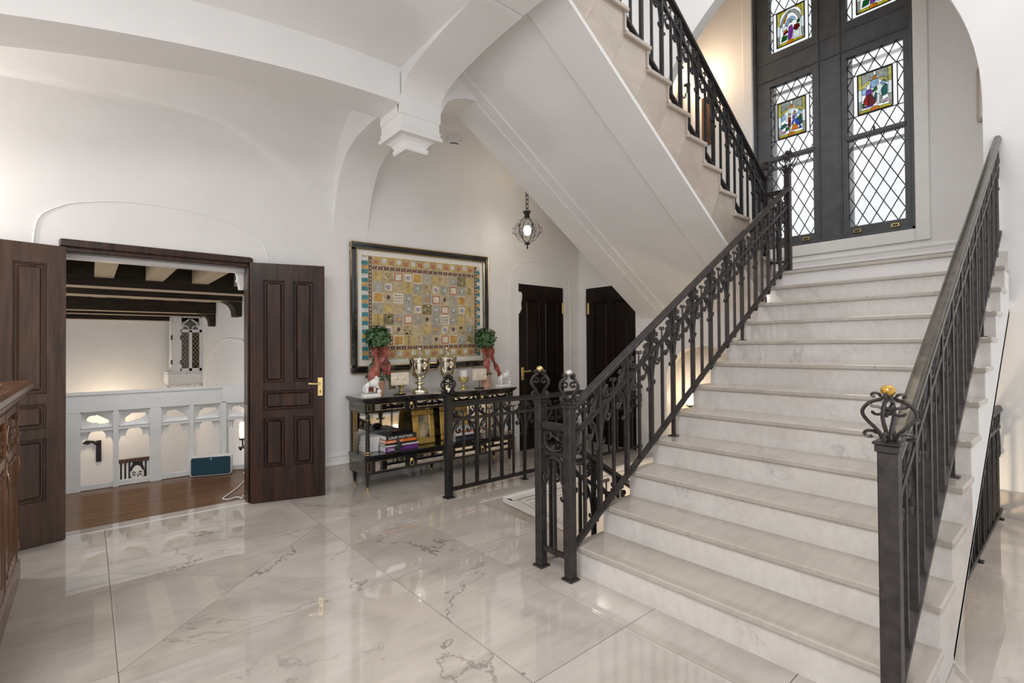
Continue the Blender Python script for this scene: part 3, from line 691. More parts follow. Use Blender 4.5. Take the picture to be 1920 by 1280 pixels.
sceneB = cols_+top_+[   # red tunic and blue-and-gold gown before green hills
    ('w', [(.34, .60), (.42, .76), (.60, .76), (.64, .66), (.54, .58), (.44, .62)]), ('lb', [(.14, .46), (.26, .50), (.30, .62), (.18, .66), (.13, .58)]), ('f', [(.38, .52), (.46, .52), (.47, .64), (.40, .66)]),
    ('w', [(.30, .44), (.38, .44), (.38, .56), (.31, .54)]), ('r', [(.38, .44), (.46, .44), (.48, .52), (.38, .52)]), ('rd', [(.36, .28), (.46, .26), (.48, .44), (.38, .44)]), ('f', [(.40, .12), (.45, .12), (.46, .26), (.41, .26)]),
    ('f', [(.56, .58), (.64, .58), (.66, .66), (.58, .68)]), ('p', [(.52, .46), (.60, .46), (.62, .56), (.54, .56)]), ('lb', [(.60, .46), (.70, .50), (.68, .60), (.62, .56)]),
    ('b', [(.60, .44), (.70, .46), (.80, .22), (.70, .26), (.62, .34)]), ('b', [(.48, .28), (.54, .44), (.60, .44), (.56, .32)]), ('o', [(.48, .14), (.76, .14), (.70, .26), (.60, .32), (.54, .28)]), ('b', [(.76, .14), (.86, .14), (.84, .22), (.78, .22)]),
    ('g', [(.70, .46), (.86, .54), (.86, .44), (.74, .38)]), ('t', [(.78, .24), (.87, .26), (.87, .44), (.76, .38)]), ('lb', [(.70, .58), (.80, .70), (.86, .62), (.80, .52)]),
    ('t', [(.13, .24), (.30, .30), (.36, .34), (.26, .40), (.13, .36)]), ('g', [(.26, .16), (.38, .18), (.40, .26), (.30, .28)]), ('pk', [(.13, .10), (.30, .12), (.26, .18), (.13, .20)])]
sceneC = cols_+[        # a rounded arch over a purple and red figure
    ('y', [(.12, .80), (.20, .92), (.36, .98), (.36, 1), (.12, 1)]), ('gr', [(.12, .55), (.20, .78), (.36, .92), (.50, .95), (.50, .88), (.34, .82), (.24, .66), (.20, .55)]), ('gr', [(.50, .95), (.66, .92), (.82, .78), (.88, .60), (.80, .58), (.74, .70), (.62, .84), (.50, .88)]),
    ('y', [(.64, 1), (.80, .92), (.88, .80), (.88, 1)]), ('o', [(.24, .66), (.34, .82), (.40, .84), (.34, .72), (.30, .62)]), ('lb', [(.30, .56), (.40, .72), (.54, .76), (.66, .70), (.70, .60), (.58, .62), (.46, .58), (.38, .52)]),
    ('f', [(.46, .58), (.56, .58), (.58, .66), (.48, .66)]), ('w', [(.22, .40), (.36, .44), (.42, .52), (.30, .56), (.22, .50)]), ('p', [(.40, .12), (.56, .14), (.60, .36), (.56, .52), (.44, .48), (.42, .30)]), ('rd', [(.60, .36), (.72, .30), (.84, .36), (.82, .46), (.64, .48)]),
    ('g', [(.72, .48), (.84, .50), (.84, .60), (.74, .58)]), ('rd', [(.24, .28), (.42, .34), (.40, .40), (.24, .36)]), ('o', [(.26, .36), (.40, .40), (.36, .44), (.26, .42)]), ('g', [(.16, .12), (.36, .14), (.40, .26), (.20, .28)]), ('w', [(.60, .12), (.84, .12), (.84, .30), (.62, .30)])]
def stained(parent, r, scene_, label):
    y0, y1, z0, z1 = r
    P = thing('stained_panel', label, 'x', (XG, (y0+y1)/2, z0)); del P['category']; attach(P, parent); P.location = (XG, (y0+y1)/2, z0)
    U = lambda u, v: (y1-(y1-y0)*u, z0+(z1-z0)*v)
    lead = MB()
    for i, (c, poly) in enumerate(scene_):
        pts_ = [U(*p) for p in poly]
        x = XG-.0015*(i > len(cols_))
        MB().prism(pts_, PYZ, x, x+.003).build('glass_piece', 'stained_'+c, P)
        for p, q_ in zip(pts_, pts_[1:]+pts_[:1]): lead.tube([(XG-.003, *p), (XG-.003, *q_)], .0026, 4)
    MB().prism([U(*p) for p in ((0, 0), (1, 0), (1, 1), (0, 1))], PYZ, XG+.006, XG+.008).build('backing_pane', 'stained_w', P)
    for a, b in zip(((0, 0), (1, 0), (1, 1), (0, 1)), ((1, 0), (1, 1), (0, 1), (0, 0))): lead.tube([(XG-.003, *U(*a)), (XG-.003, *U(*b))], .008, 5)
    lead.build('lead_lines', 'lead', P)
for ci, (a, b) in enumerate(LT):
    L_ = MB(); oy = (a+b)/2
    lattice(win, L_, (a, b, *rows_[0]), oy=oy-.1345*6, oz=2.75)
    z0, z1 = rows_[1]; pz0, pz1 = 4.055, 4.515; pw = .165
    lattice(win, L_, (a, b, z0, pz0-.01), oy=oy-.1345*6, oz=pz0-.01-.247*6)
    lattice(win, L_, (a, b, pz1+.01, z1), oy=oy-.1345*6, oz=pz1+.01)
    sp = oy-pw-.045, oy+pw+.045
    for e0, e1, s0 in ((a, sp[0], sp[0]), (sp[1], b, sp[1])):
        lattice(win, L_, (e0, e1, pz0-.01, pz1+.01), dw=.12, oy=(e0 if s0 == e1 else e1)-.12*6, oz=pz0-.01)
    pane([(sp[0], pz0), (oy-pw, pz0), (oy-pw, pz1), (sp[0], pz1)], 'clear_glass', win); pane([(oy+pw, pz0), (sp[1], pz0), (sp[1], pz1), (oy+pw, pz1)], 'clear_glass', win)
    stained(win, (oy-pw, oy+pw, pz0, pz1), (sceneA, sceneB)[ci], ('stained glass picture with red gown and pale knight', 'stained glass picture with red tunic and blue gown')[ci])
    z0, z1 = rows_[2]; zp = 5.255 if ci else 5.245; zt = 5.72
    for e0, e1, s0 in ((a, sp[0], sp[0]), (sp[1], b, sp[1])): lattice(win, L_, (e0, e1, z0, zt), dw=.12, oy=(e0 if s0 == e1 else e1)-.12*6, oz=z0)
    lattice(win, L_, (a, b, zt, z1), oy=oy-.1345*6, oz=zt)
    for q0, q1 in ((sp[0], oy-pw), (oy+pw, sp[1])): pane([(q0, z0), (q1, z0), (q1, zt), (q0, zt)], 'clear_glass', win)
    pane([(oy-pw, z0), (oy+pw, z0), (oy+pw, zp-.01), (oy-pw, zp-.01)], 'clear_glass', win)
    stained(win, (oy-pw, oy+pw, zp, zt-.01), sceneC, 'stained glass picture with figure under a rounded arch')
    L_.build('lead_lattice', 'lead', win)
    ex = MB()
    for z1 in (3.775, 4.77): ex.box((XW+.21, a-.05, z1-.075), (XW+.24, b+.05, z1-.035))
    ex.box((XW+.21, b-.02, 2.6), (XW+.24, b+.03, 4.8))
    ex.build('outer_sash', 'white_paint', win)

# ================================================================== DOORS
def leaf(name, parent, hx, hy, ang, wd, ht, mat, panels, th=.045, z0=.008, hand=None, hinge_side=0):
    """door leaf from the hinge along direction ang; panels = [(u0,u1,v0,v1)] in metres; front = side towards -normal"""
    c, s = math.cos(ang), math.sin(ang)
    sg = 1 if c > 0 else -1                         # keep the front face towards the foyer
    F = lambda u, d, v: (hx+c*u+s*d*sg, hy+s*u-c*d*sg, z0+v)
    L_ = MB(); holed(L_, lambda m, a, b, e, f: m.box((a, 0, e), (b, th, f)), (0, wd, 0, ht), panels)
    o = L_.xf(F).build(name, mat, parent)
    for (u0, u1, v0, v1) in panels:
        e = .022
        m = MB().box((u0, th*.25, v0), (u1, th*.55, v1)); m.bbox((u0+e, th*.2, v0+e), (u1-e, th*.80, v1-e), .012)
        p = m.xf(F).build('panel', mat, o)
        fr_ = MB()
        for (a, b, e0, f0) in ((u0, u1, v0, v0+.012), (u0, u1, v1-.012, v1), (u0, u0+.010, v0, v1), (u1-.010, u1, v0, v1)):
            fr_.bbox((a, th*.5, e0), (b, th*.93, f0), .004)
        fr_.xf(F).build('panel_moulding', mat, o)
    if hand:
        u, v, dr = hand
        pl_ = MB().bbox((u-.022, th, v-.085), (u+.022, th+.006, v+.085), .003).xf(F).build('lock_plate', 'brass', o)
        MB().tube([F(u, th, v+.03), F(u, th+.045, v+.03)], .009, 8).tube([F(u, th+.045, v+.03), F(u+dr*.05, th+.05, v+.03), F(u+dr*.10, th+.045, v+.034)], [.008, .009, .012], 8).build('lever_handle', 'brass', pl_, True)
        MB().cbox((0, 0, 0), (.008, .003, .022)).xf(lambda a, b, e: F(u+a, th+.006+b, v-.045+e)).build('keyhole', 'ink_black', pl_)
    return o
d1 = sempty('door_1', (.47, YW, 0))
PN = [(.105, .275, 1.05, 1.965), (.35, .515, 1.05, 1.965), (.105, .275, .30, .735), (.35, .515, .30, .735), (.105, .515, .805, .98)]
leaf('door_leaf', d1, 1.095, YW-.01, math.radians(-17.5), .615, 2.115, 'dark_wood', PN, hand=(.575, 1.0, -1))
PNl = [(.105, .275, 1.05, 1.965), (.35, .515, 1.05, 1.965), (.105, .275, .30, .735), (.35, .515, .30, .735), (.105, .515, .805, .98)]
leaf('door_leaf', d1, -.130, YW-.005, math.radians(180+13.5), .615, 2.10, 'brown_wood', PNl)
fr = MB()
fr.bbox((-.16, YW-.03, 2.11), (1.115, YW+.16, 2.172), .012).bbox((-.14, YW-.012, 2.08), (1.09, YW+.10, 2.115), .006)
fr.bbox((-.150, YW+.0, 0), (-.126, YW+.15, 2.1), .006).bbox((1.072, YW-.012, 0), (1.110, YW+.13, 2.1), .008)
fr.build('door_frame', 'dark_wood', d1)
MB().box((-.13, YW+.10, 2.05), (1.075, YW+.20, 2.112)).build('inner_lintel', 'white_paint', d1)
MB().prism([(1.045, 1.9), (1.075, 1.9), (1.075, 2.06), (1.02, 2.06), (1.03, 2.0), (1.022, 1.975), (1.04, 1.95)], PXZ, YW+.15, YW+.22).build('inner_corbel', 'white_paint', d1)
d2 = sempty('door_2', (4.7, YW, 0))
P4 = [(.12, .37, .95, 1.98), (.47, .72, .95, 1.98), (.12, .37, .22, .78), (.47, .72, .22, .78)]
leaf('door_leaf', d2, 4.29, YW+.045, 0, .83, 2.17, 'black_wood', P4, hand=(.05, 1.0, 1))
MB().box((4.27, YW+.05, 0), (4.295, YW+.15, 2.2)).box((5.115, YW+.05, 0), (5.14, YW+.15, 2.2)).box((4.27, YW+.05, 2.175), (5.14, YW+.15, 2.2)).box((4.2, YW+.15, -.1), (5.2, YW+.17, 2.3)).build('door_frame', 'black_wood', d2)
def corbel(parent, F):
    MB().prism([(0, 1.80), (.035, 1.86), (.028, 1.93), (.045, 2.0), (.045, 2.06), (.02, 2.08), (0, 2.08)], F, 0, .05).build('jamb_corbel', 'white_paint', parent)
corbel(d2, lambda a, b, d: (4.28+a, YW-.0-d*.4, b)); corbel(d2, lambda a, b, d: (5.13+a*.9, YW-d*.5, b))
MB().bbox((5.10, YW-.012, 1.82), (5.128, YW+.03, 1.98), .004).build('hinge', 'brass', d2)
d3 = sempty('door_3', (XE, 4.3, 0))
o = leaf('door_leaf', d3, 0, 0, 0, .83, 2.17, 'black_wood', P4)
for ob in [o]+list(o.children):                    # turn the leaf to lie in the end wall
    for v in ob.data.vertices: v.co = Vector((XE+.045+v.co.y, 4.71-v.co.x, v.co.z))
MB().box((XE+.05, 3.85, 0), (XE+.14, 3.885, 2.2)).box((XE+.05, 4.705, 0), (XE+.14, 4.73, 2.2)).box((XE+.05, 3.85, 2.175), (XE+.14, 4.73, 2.2)).box((XE+.14, 3.8, -.1), (XE+.16, 4.78, 2.3)).build('door_frame', 'black_wood', d3)
corbel(d3, lambda a, b, d: (XE-d*.5, 4.715+a, b))
MB().bbox((XE-.012, 4.66, 1.82), (XE+.03, 4.69, 1.98), .004).build('hinge', 'brass', d3)

# ================================================================== GALLERY AND HALL BEYOND THE DOUBLE DOOR
fg = struct(MB().box((-3.5, 5.0, -.2), (2.4, 6.42, -.002)).build('floor_gallery', 'plank_floor'))
struct(MB().box((-6, 16.9, -3.2), (2.5, 17.1, 3.2)).build('wall_hall_back', 'plaster'))
struct(MB().box((2.4, 5.0, -3.2), (2.55, 17, 3.2)).build('wall_hall_right', 'plaster'))
struct(MB().box((-6, 6.4, -3.3), (2.4, 17, -3.2)).build('floor_hall', 'plank_floor'))
ch = struct(MB().box((-6, 5.0, 2.74), (2.4, 17, 2.85)).build('ceiling_hall', 'beam_wood'))
struct(MB().box((-6, 5.0, 2.45), (2.4, 7.2, 2.74)).build('ceiling_gallery', 'white_paint'))
def beam(y0, y1, zb, bracket=True):
    b = MB().box((-6, y0, zb+.004), (2.4, y1, 2.74)).build('ceiling_beam', 'beam_wood', ch)
    MB().box((-6, y0+.01, zb), (2.4, y1-.01, zb+.004)).build('lit_underside', 'joist_wood', b)  # tan underside of the dark beam: light from below put into the colour
    if bracket:
        arc = [(2.4, zb-.30), (2.29, zb-.30), (2.28, zb-.26)]+[(2.06+.22*math.cos(t), zb-.24+.24*math.sin(t)) for t in lin(.0, PI/2, 8)][1:]+[(2.06, zb+.01), (2.4, zb+.01)]
        MB().prism(arc, PXZ, y0+.04, y1-.04).build('bracket', 'beam_wood', b)
beam(7.3, 8.03, 2.47, False); beam(10.1, 10.5, 2.36, False); beam(11.25, 11.75, 2.325); beam(14.0, 14.4, 2.226); beam(15.3, 15.7, 2.222, False); beam(16.6, 16.9, 2.15, False)
for (y0, y1) in ((8.03, 10.1), (11.75, 14.0), (14.4, 16.6)):
    jm = MB().box((-.118, y0-9, -.17), (.118, y1-9, .07)).mesh('joist')
    for i in range(-5, 4):
        x = .193+.646*i
        if -4 < x < 2.3: inst('joist', jm, 'joist_wood', ch, (x, 9, 2.67))
# gothic parapet
gb = thing('gallery_parapet', 'white gothic parapet with cusped openings, seen through the double doorway', 'balustrade', (.48, 6.33, 0))
def cusp_head(m, F, w_, h, zt, t0, t1):
    half = [(0, 0), (.015, .22), (.06, .42), (.13, .50), (.19, .46), (.225, .36), (.225, .56), (.25, .76), (.30, .90), (.38, .98), (.5, 1.0)]
    for s in (0, 1):
        P_ = [((u if s == 0 else 1-u)*w_, zt-h+v*h) for u, v in half]+[((.5)*w_, zt+.02), ((0 if s == 0 else 1)*w_, zt+.02)]
        m.prism(P_, F, t0, t1)
def leaf_panel(m, F, w_, z0, z1, t0, t1, flip):
    n = 32; cx, cz = w_/2, (z0+z1)/2; outer = []; inner = []
    for i in range(n):
        a = 2*PI*i/n+.01; c, s = math.cos(a), math.sin(a)
        k = min((w_/2)/abs(c) if abs(c) > 1e-6 else 9, ((z1-z0)/2)/abs(s) if abs(s) > 1e-6 else 9)
        outer.append((cx+c*k, cz+s*k))
        b = a-(.28 if flip else -.28); rr = 1/math.sqrt((math.cos(b)/(.36*w_))**2+(math.sin(b)/(.24*(z1-z0)))**2)*(1+.13*math.cos(3*b+1)+.06*math.cos(7*b))
        inner.append((cx+c*rr, cz+s*rr))
    vs = [F(*p, t0) for p in outer]+[F(*p, t0+.018) for p in inner]+[F(*p, t1) for p in outer]+[F(*p, t1) for p in inner]
    fs = []
    for i in range(n):
        j = (i+1) % n
        fs += [(i, j, n+j, n+i), (2*n+j, 2*n+i, 3*n+i, 3*n+j), (n+i, n+j, 3*n+j, 3*n+i)]
    m.add(vs, fs)
def parapet_bay(x0, x1, F, flip):
    w_ = x1-x0; G = lambda a, b, d: F(x0+a, b, d)
    m = MB(); cusp_head(m, G, w_, .145, .57, .03, .06); m.build('cusped_head', 'gallery_paint', gb)
    m = MB(); leaf_panel(m, G, w_, .60, .755, .022, .06, flip); m.build('tracery_panel', 'gallery_paint', gb)
    m = MB()
    for a, b, c, d in ((0, w_, .592, .604), (0, w_, .75, .762), (0, .008, .60, .76), (w_-.008, w_, .60, .76)): m.prism([(a, c), (b, c), (b, d), (a, d)], G, .012, .05)
    m.build('panel_moulding', 'gallery_paint', gb)
    m = MB(); m.prism([(0, .004), (w_, .004), (w_, .05), (0, .05)], G, .02, .07); m.build('sill', 'gallery_paint', gb)
FA = lambda a, b, d: (a, 6.31+d, b)
bays = [(-.30, -.175), (-.052, .192), (.235, .488), (.583, .83), (.872, 1.12)]
e0 = -.62
ex_ = [(-.9, -.62), (-1.25, -.96)]
edges = sorted(ex_+[(-.52, -.215)]+bays[1:])
prev = -1.5
for (a, b) in edges+[(1.14, 1.14)]:
    MB().box((prev, 6.31, .0), (a, 6.39, .78)).build('mullion', 'gallery_paint', gb); prev = b
for i, (a, b) in enumerate(edges):
    parapet_bay(a, b, FA, i % 2 == 0)
    MB().box((a, 6.322, .565), (b, 6.38, .595)).build('transom', 'gallery_paint', gb)
MB().box((-1.5, 6.308, .76), (1.137, 6.395, .945)).box((-1.5, 6.30, .925), (1.137, 6.40, .95)).build('top_rail', 'gallery_paint', gb)
ca, sa = math.cos(math.radians(-27)), math.sin(math.radians(-27))
FB = lambda a, b, d: (1.137+ca*a-sa*d*1.0, 6.31+sa*a+ca*d, b)
for a, b in ((0, .045), (.27, .32)):
    MB().prism([(a, 0), (b, 0), (b, .78), (a, .78)], FB, 0, .08).build('mullion', 'gallery_paint', gb)
parapet_bay(.045, .27, FB, False); MB().prism([(.045, .565), (.27, .565), (.27, .595), (.045, .595)], FB, .012, .07).build('transom', 'gallery_paint', gb)
parapet_bay(.32, .57, FB, True)
MB().prism([(0, .76), (.7, .76), (.7, .945), (0, .945)], FB, 0, .085).build('top_rail', 'gallery_paint', gb)
# loudspeaker and cable
sp = thing('loudspeaker', 'long dark blue loudspeaker with white rim standing by the gallery parapet', 'speaker', (1.0, 6.17, 0))
def rrect(w_, h, r, n=5):
    return [(cx*(w_/2-r)+r*math.cos(a), cz*(h/2-r)+r*math.sin(a)) for cx, cz, a0 in ((1, 1, 0), (-1, 1, PI/2), (-1, -1, PI), (1, -1, 1.5*PI)) for a in lin(a0, a0+PI/2, n)]
sc_, ss_ = math.cos(math.radians(-20)), math.sin(math.radians(-20))
FS = lambda a, b, d: (1.005+sc_*a-ss_*d, 6.15+ss_*a+sc_*d, .108+b)
MB().prism(rrect(.385, .205, .025), FS, 0, .10).build('housing', 'white_paint', sp, True)
MB().prism(rrect(.368, .188, .02), FS, -.006, .002).build('grille', 'speaker_cloth', sp, True)
MB().prism([(-.004, .066), (.004, .066), (.004, .088), (-.004, .088)], FS, -.008, -.005).build('badge', 'cable', sp)
cab = [(1.30, 6.05, .006), (1.25, 5.75, .005), (1.12, 5.45, .005), (.98, 5.22, .005), (.93, 5.12, .005), (.97, 5.07, .005), (1.03, 5.10, .005), (1.06, 5.04, .006), (1.05, 4.99, .01), (1.06, 4.95, .05)]
cb_ = MB().tube(smooth_pts(cab, 5), .0055, 6).build('power_cable', 'cable', smooth=True)
tag(cb_, 'white cable lying curled on the gallery floor by the door jamb', 'cable')
# hall furnishings seen through the openings
ori = thing('oriel_window', 'white oriel with leaded casements on the hall wall above the parapet', 'window', (2.1, 16.2, .3))
MB().bbox((1.30, 13.0, .84), (2.41, 13.6, .88), .01).box((1.40, 13.04, .88), (1.43, 13.6, 2.09)).bbox((1.30, 12.98, .60), (2.41, 13.6, .84), .02).build('sill_box', 'white_paint', ori)
m = MB().box((1.40, 13.02, .88), (1.57, 13.08, 2.1)).box((1.71, 13.02, .88), (1.765, 13.08, 1.78)).box((1.905, 13.02, .88), (2.41, 13.08, 2.1)).box((1.55, 13.02, 1.74), (2.0, 13.08, 1.80)).box((1.55, 13.02, .88), (2.0, 13.08, .94))
m.box((1.55, 13.02, 2.06), (2.0, 13.08, 2.2)); m.build('frame', 'white_paint', ori)
m = MB()
for cx in (1.57, 1.905): m.tube([(cx+(.335 if cx < 1.7 else -.335)*(1-math.cos(t)), 13.04, 1.80+.27*math.sin(t)) for t in lin(0, 1.0, 8)], .016, 6)
for cx in (1.64, 1.835): m.tube([(cx+.065*math.cos(t), 13.04, 1.81+.07*math.sin(t)) for t in lin(0, PI, 8)], .013, 6)
m.build('tracery', 'white_paint', ori)
MB().box((1.57, 13.06, .94), (1.71, 13.065, 1.74)).build('pane', 'window_iron', ori); MB().box((1.765, 13.06, .94), (1.905, 13.065, 1.74)).build('pane', 'black_wood', ori)
m = MB()
for x0, x1 in ((1.57, 1.71), (1.765, 1.905)):
    for j in range(9):
        for s in (0, 1):
            z0 = .94+j*.1
            a, b = (x0, z0), (x1, z0+.2)
            if b[1] > 1.74: b = (x0+(x1-x0)*(1.74-z0)/.2, 1.74)
            if s: a, b = (x0+x1-a[0], a[1]), (x0+x1-b[0], b[1])
            m.tube([(a[0], 13.05, a[1]), (b[0], 13.05, b[1])], .006, 4)
m.build('lead_lattice', 'joist_wood', ori)
for z in (1.08, 1.62):
    MB().bbox((1.375, 13.0, z-.05), (1.40, 13.06, z+.05), .005).bbox((1.545, 13.0, z-.05), (1.565, 13.03, z+.05), .005).build('hinge', 'iron_black', ori)
m = MB()
for i in range(26):
    x = 1.30+.04*i; m.ball((x, 12.99+random.uniform(0, .05), .57+random.uniform(-.02, .02)), .032, 7, 5)
m.build('carved_frieze', 'white_paint', ori, True)
for ob in ori.children:
    for v in ob.data.vertices:
        v.co = Vector((min(v.co.x*1.23, 2.399), v.co.y*1.23, EYE+(v.co.z-EYE)*1.23))
struct(MB().tube([(2.395, y, z) for y, z in ((15.38, .0), (15.3, .6), (15.0, 1.05), (14.2, 1.38), (13.2, 1.56), (12.5, 1.6), (11.2, 1.54), (10.3, 1.2), (9.9, .6), (9.8, 0))], .02, 6).build('trim_hall_arch', 'white_paint', smooth=True))
# things on the far wall of the hall
def hallpos(px, py, Y=16.85): 
    d = fw*927+cr*(px-960)-cu*(py-640); t = Y/d.y; return (d.x*t, Y, EYE+d.z*t)
x0, _, z1 = hallpos(224, 862); x1, _, z0 = hallpos(278, 905)
po = thing('portrait_banner', 'black and white striped portrait hanging behind the gothic parapet', 'picture', ((x0+x1)/2, 16.85, z0))
wv, hv = x1-x0, z1-z0+.25; z0 -= .25
MB().box((x0, 16.86, z0), (x1, 16.89, z1-.06)).build('canvas', 'ink_white', po)
m = MB()
for i in range(7): m.box((x0+wv*(i/7+.02), 16.852, z0), (x0+wv*(i/7+.085), 16.858, z1-.07))
m.build('stripe', 'ink_black', po)
MB().bbox((x0-.03, 16.82, z1-.1), (x1+.03, 16.89, z1), .01).build('top_bar', 'brown_wood', po)
fx, fz = x0+wv*.60, z0+hv*.50
face = [(fx+.27*wv*math.sin(t)*(1 if math.cos(t) > 0 else .9), fz+.40*hv*math.cos(t)) for t in lin(0, 2*PI, 25)[:-1]]
MB().prism(face, PXZ, 16.842, 16.85).build('face', 'ink_white', po)
m = MB().tube([(a, 16.84, b) for a, b in face], .012, 5, closed=True)
for s in (-1, 1):
    ex0 = fx+s*.11*wv
    m.tube([(ex0-.06*wv, 16.838, fz+.09*hv), (ex0, 16.838, fz+.13*hv), (ex0+.06*wv, 16.838, fz+.09*hv)], .014, 5)
    m.ball((ex0, 16.84, fz+.04*hv), .016, 6, 4); m.tube([(ex0-.05*wv, 16.838, fz+.03*hv), (ex0, 16.838, fz+.065*hv), (ex0+.05*wv, 16.838, fz+.03*hv), (ex0, 16.838, fz+.01*hv)], .007, 5)
    m.tube([(fx+s*.2*wv, 16.838, fz+.0*hv), (fx+s*.15*wv, 16.838, fz-.16*hv)], .008, 5)
m.tube([(fx+.02*wv, 16.838, fz+.06*hv), (fx+.045*wv, 16.838, fz-.08*hv), (fx-.02*wv, 16.838, fz-.1*hv)], .009, 5)
m.tube([(fx-.09*wv, 16.838, fz-.18*hv), (fx, 16.838, fz-.165*hv), (fx+.09*wv, 16.838, fz-.185*hv)], .011, 5)
hair = [(fx+.28*wv*math.sin(t), fz+.41*hv*math.cos(t)) for t in lin(-1.25, 1.25, 13)]+[(fx+.22*wv*math.sin(t), fz+.30*hv*math.cos(t)) for t in lin(1.0, -1.0, 9)]
m.prism(hair, PXZ, 16.836, 16.842)
m.build('face_lines', 'ink_black', po)
x0, _, z1 = hallpos(180, 826); x1, _, z0 = hallpos(190, 865); xl, _, zl = hallpos(158, 831)
hb = thing('pole_bracket', 'black iron pole finial and strap on the hall wall behind the parapet', 'bracket', (x0, 16.85, z0))
MB().bbox((x0, 16.84, z0), (x1, 16.9, z1), .01).build('strap', 'iron_black', hb)
MB().tube([(x1-.05, 16.8, z1-.05), (x0, 16.8, z1-.06), (x0-.08, 16.8, zl+.03), (x0-.18, 16.8, zl+.02), (x0-.24, 16.8, zl), (xl+.05, 16.8, zl), (xl, 16.8, zl)], [.04, .05, .03, .06, .05, .015, .03], 8).build('finial', 'iron_black', hb, True)
MB().tube([(x0+.02, 16.8, z1-.05), (x0+.02, 16.88, z1-.05)], .02, 6).build('mount', 'iron_black', hb)
# a wall lantern on the hall's right wall
sx = 2.29; sy_, szc = 10.75, -.22
ws = thing('wall_sconce', 'amber glass wall lantern on iron arm by the right door jamb', 'lamp', (2.4, sy_, szc-.3))
MB().lathe([(.05, -.15), (.055, -.13), (.055, .13), (.048, .15)], (sx, sy_, szc), 12).build('glass_shade', 'shade_glow', ws, True)
m = MB().lathe([(.06, -.19), (.062, -.15), (.02, -.145)], (sx, sy_, szc), 12).tube([(sx, sy_, szc-.18), (sx, sy_, szc-.28), (sx+.03, sy_, szc-.36), (2.395, sy_, szc-.36)], .015, 6)
for a in (0, 1): m.tube([(sx-.06*a-.02, sy_-.1, szc-.3), (sx-.05, sy_-.08, szc-.36), (sx-.02, sy_, szc-.34)], .02, 6)
for k in range(4): m.tube([(sx+.057*math.cos(k*PI/2), sy_+.057*math.sin(k*PI/2), szc-.15), (sx+.057*math.cos(k*PI/2), sy_+.057*math.sin(k*PI/2), szc+.15)], .005, 4)
m.build('iron_arm', 'iron_black', ws, True)
point('sconce_light', (sx-.12, sy_, szc), 10)
point('hall_uplight', (.4, 16.1, -.2), 30, (1, .8, .55), .2)

# ================================================================== WALL LAMPS, LANTERN, DETECTOR
def candle_sconce(name, label, x, y, z, nx, ny, power, lc=(1, .75, .5)):
    t = thing(name, label, 'lamp', (x, y, z-.2))
    c = (x+nx*.11, y+ny*.11, z)
    MB().lathe([(.03, -.06), (.045, -.05), (.052, .06), (.045, .075)], c, 12).build('glass_shade', 'shade_glow', t, True)
    m = MB().tube([(x, y, z-.2), (x+nx*.06, y+ny*.06, z-.23), (c[0], c[1], z-.16), (c[0], c[1], z-.06)], .009, 6).lathe([(.01, -.09), (.05, -.07), (.05, -.058)], c, 10)
    m.lathe([(.035, -.012), (.035, .012)], (x+nx*.012, y+ny*.012, z-.2), 10)
    for s in (-1, 1): m.tube([(x+nx*.04-ny*s*.02, y+ny*.04+nx*s*.02, z-.22), (x+nx*.05-ny*s*.07, y+ny*.05+nx*s*.07, z-.2), (x+nx*.05-ny*s*.08, y+ny*.05+nx*s*.08, z-.15), (x+nx*.05-ny*s*.055, y+ny*.05+nx*s*.055, z-.14)], .006, 5)
    m.build('iron_arm', 'bronze', t, True)
    point(name+'_light', (c[0]+nx*.08, c[1]+ny*.08, z+.05), power, lc)
    return t
candle_sconce('wall_sconce', 'iron candle sconce glowing on the wall beside the upper flight', 6.45, YD, 5.12, 0, -1, 12)
candle_sconce('wall_sconce', 'small glowing sconce on the wall low behind the left stair railing', XE+.5, 3.33, .66, -1, 0, 3)
candle_sconce('wall_sconce', 'candle sconce on the left wall beyond the carved cabinet', -1.15, YW, 2.35, 0, -1, 27, (1, .93, .85))
point('well_light', (4.9, 3.0, -.6), 7, (1, .76, .5), .08)
point('under_stair_light', (4.5, .95, -.25), 26, (1, .78, .5), .1)
lx, ly, lz = 3.94, 4.3, 2.735
la = thing('pendant_lantern', 'round wrought iron pendant lantern with glowing globe near the picture', 'lamp', (lx, ly, lz-.22))
MB().lathe([(.001, -.13)]+[(.13*math.sin(t), -.13*math.cos(t)) for t in lin(.2, PI-.2, 12)]+[(.001, .13)], (lx, ly, lz), 16).build('glass_globe', 'lantern_glass', la, True)
MB().ball((lx, ly, lz), .045, 12, 9, 1, 1, 1.3).build('bulb', 'bulb', la, True)
for k in range(6):
    a = k*PI/3+.2; c, s = math.cos(a), math.sin(a); f = lambda pts: [(lx+r*c, ly+r*s, lz+h) for r, h in pts]
    m = MB().tube(f([(.146*math.sin(t), .146*math.cos(t)) for t in lin(.15, PI-.15, 14)]), .0045, 5)
    m.tube(f([(.14, .03)]+spiral(.163, .02, .02, .006, 2.5, -2.2, 8)), .0035, 5); m.tube(f([(.14, -.03)]+spiral(.163, -.02, .02, .006, -2.5, 2.2, 8)), .0035, 5)
    for b, sg in ((a, 1), (a, -1)):
        g = lambda pts: [(lx+.147*math.cos(h*1.0)*math.cos(b+sg*u), ly+.147*math.cos(h)*math.sin(b+sg*u), lz+.147*math.sin(h)) for u, h in pts]
        m.tube(g([(0, .15)]+spiral(.24, .30, .20, .05, 3.6, -1.2, 9)), .003, 4); m.tube(g([(0, -.15)]+spiral(.24, -.30, .20, .05, -3.6, 1.2, 9)), .003, 4)
    m.build('scroll_rib', 'iron_black', la, True)
m = MB().lathe([(.028, .14), (.034, .15), (.026, .18), (.036, .20), (.05, .225), (.02, .21), (.008, .20)], (lx, ly, lz), 10, flute=.12, nf=5)
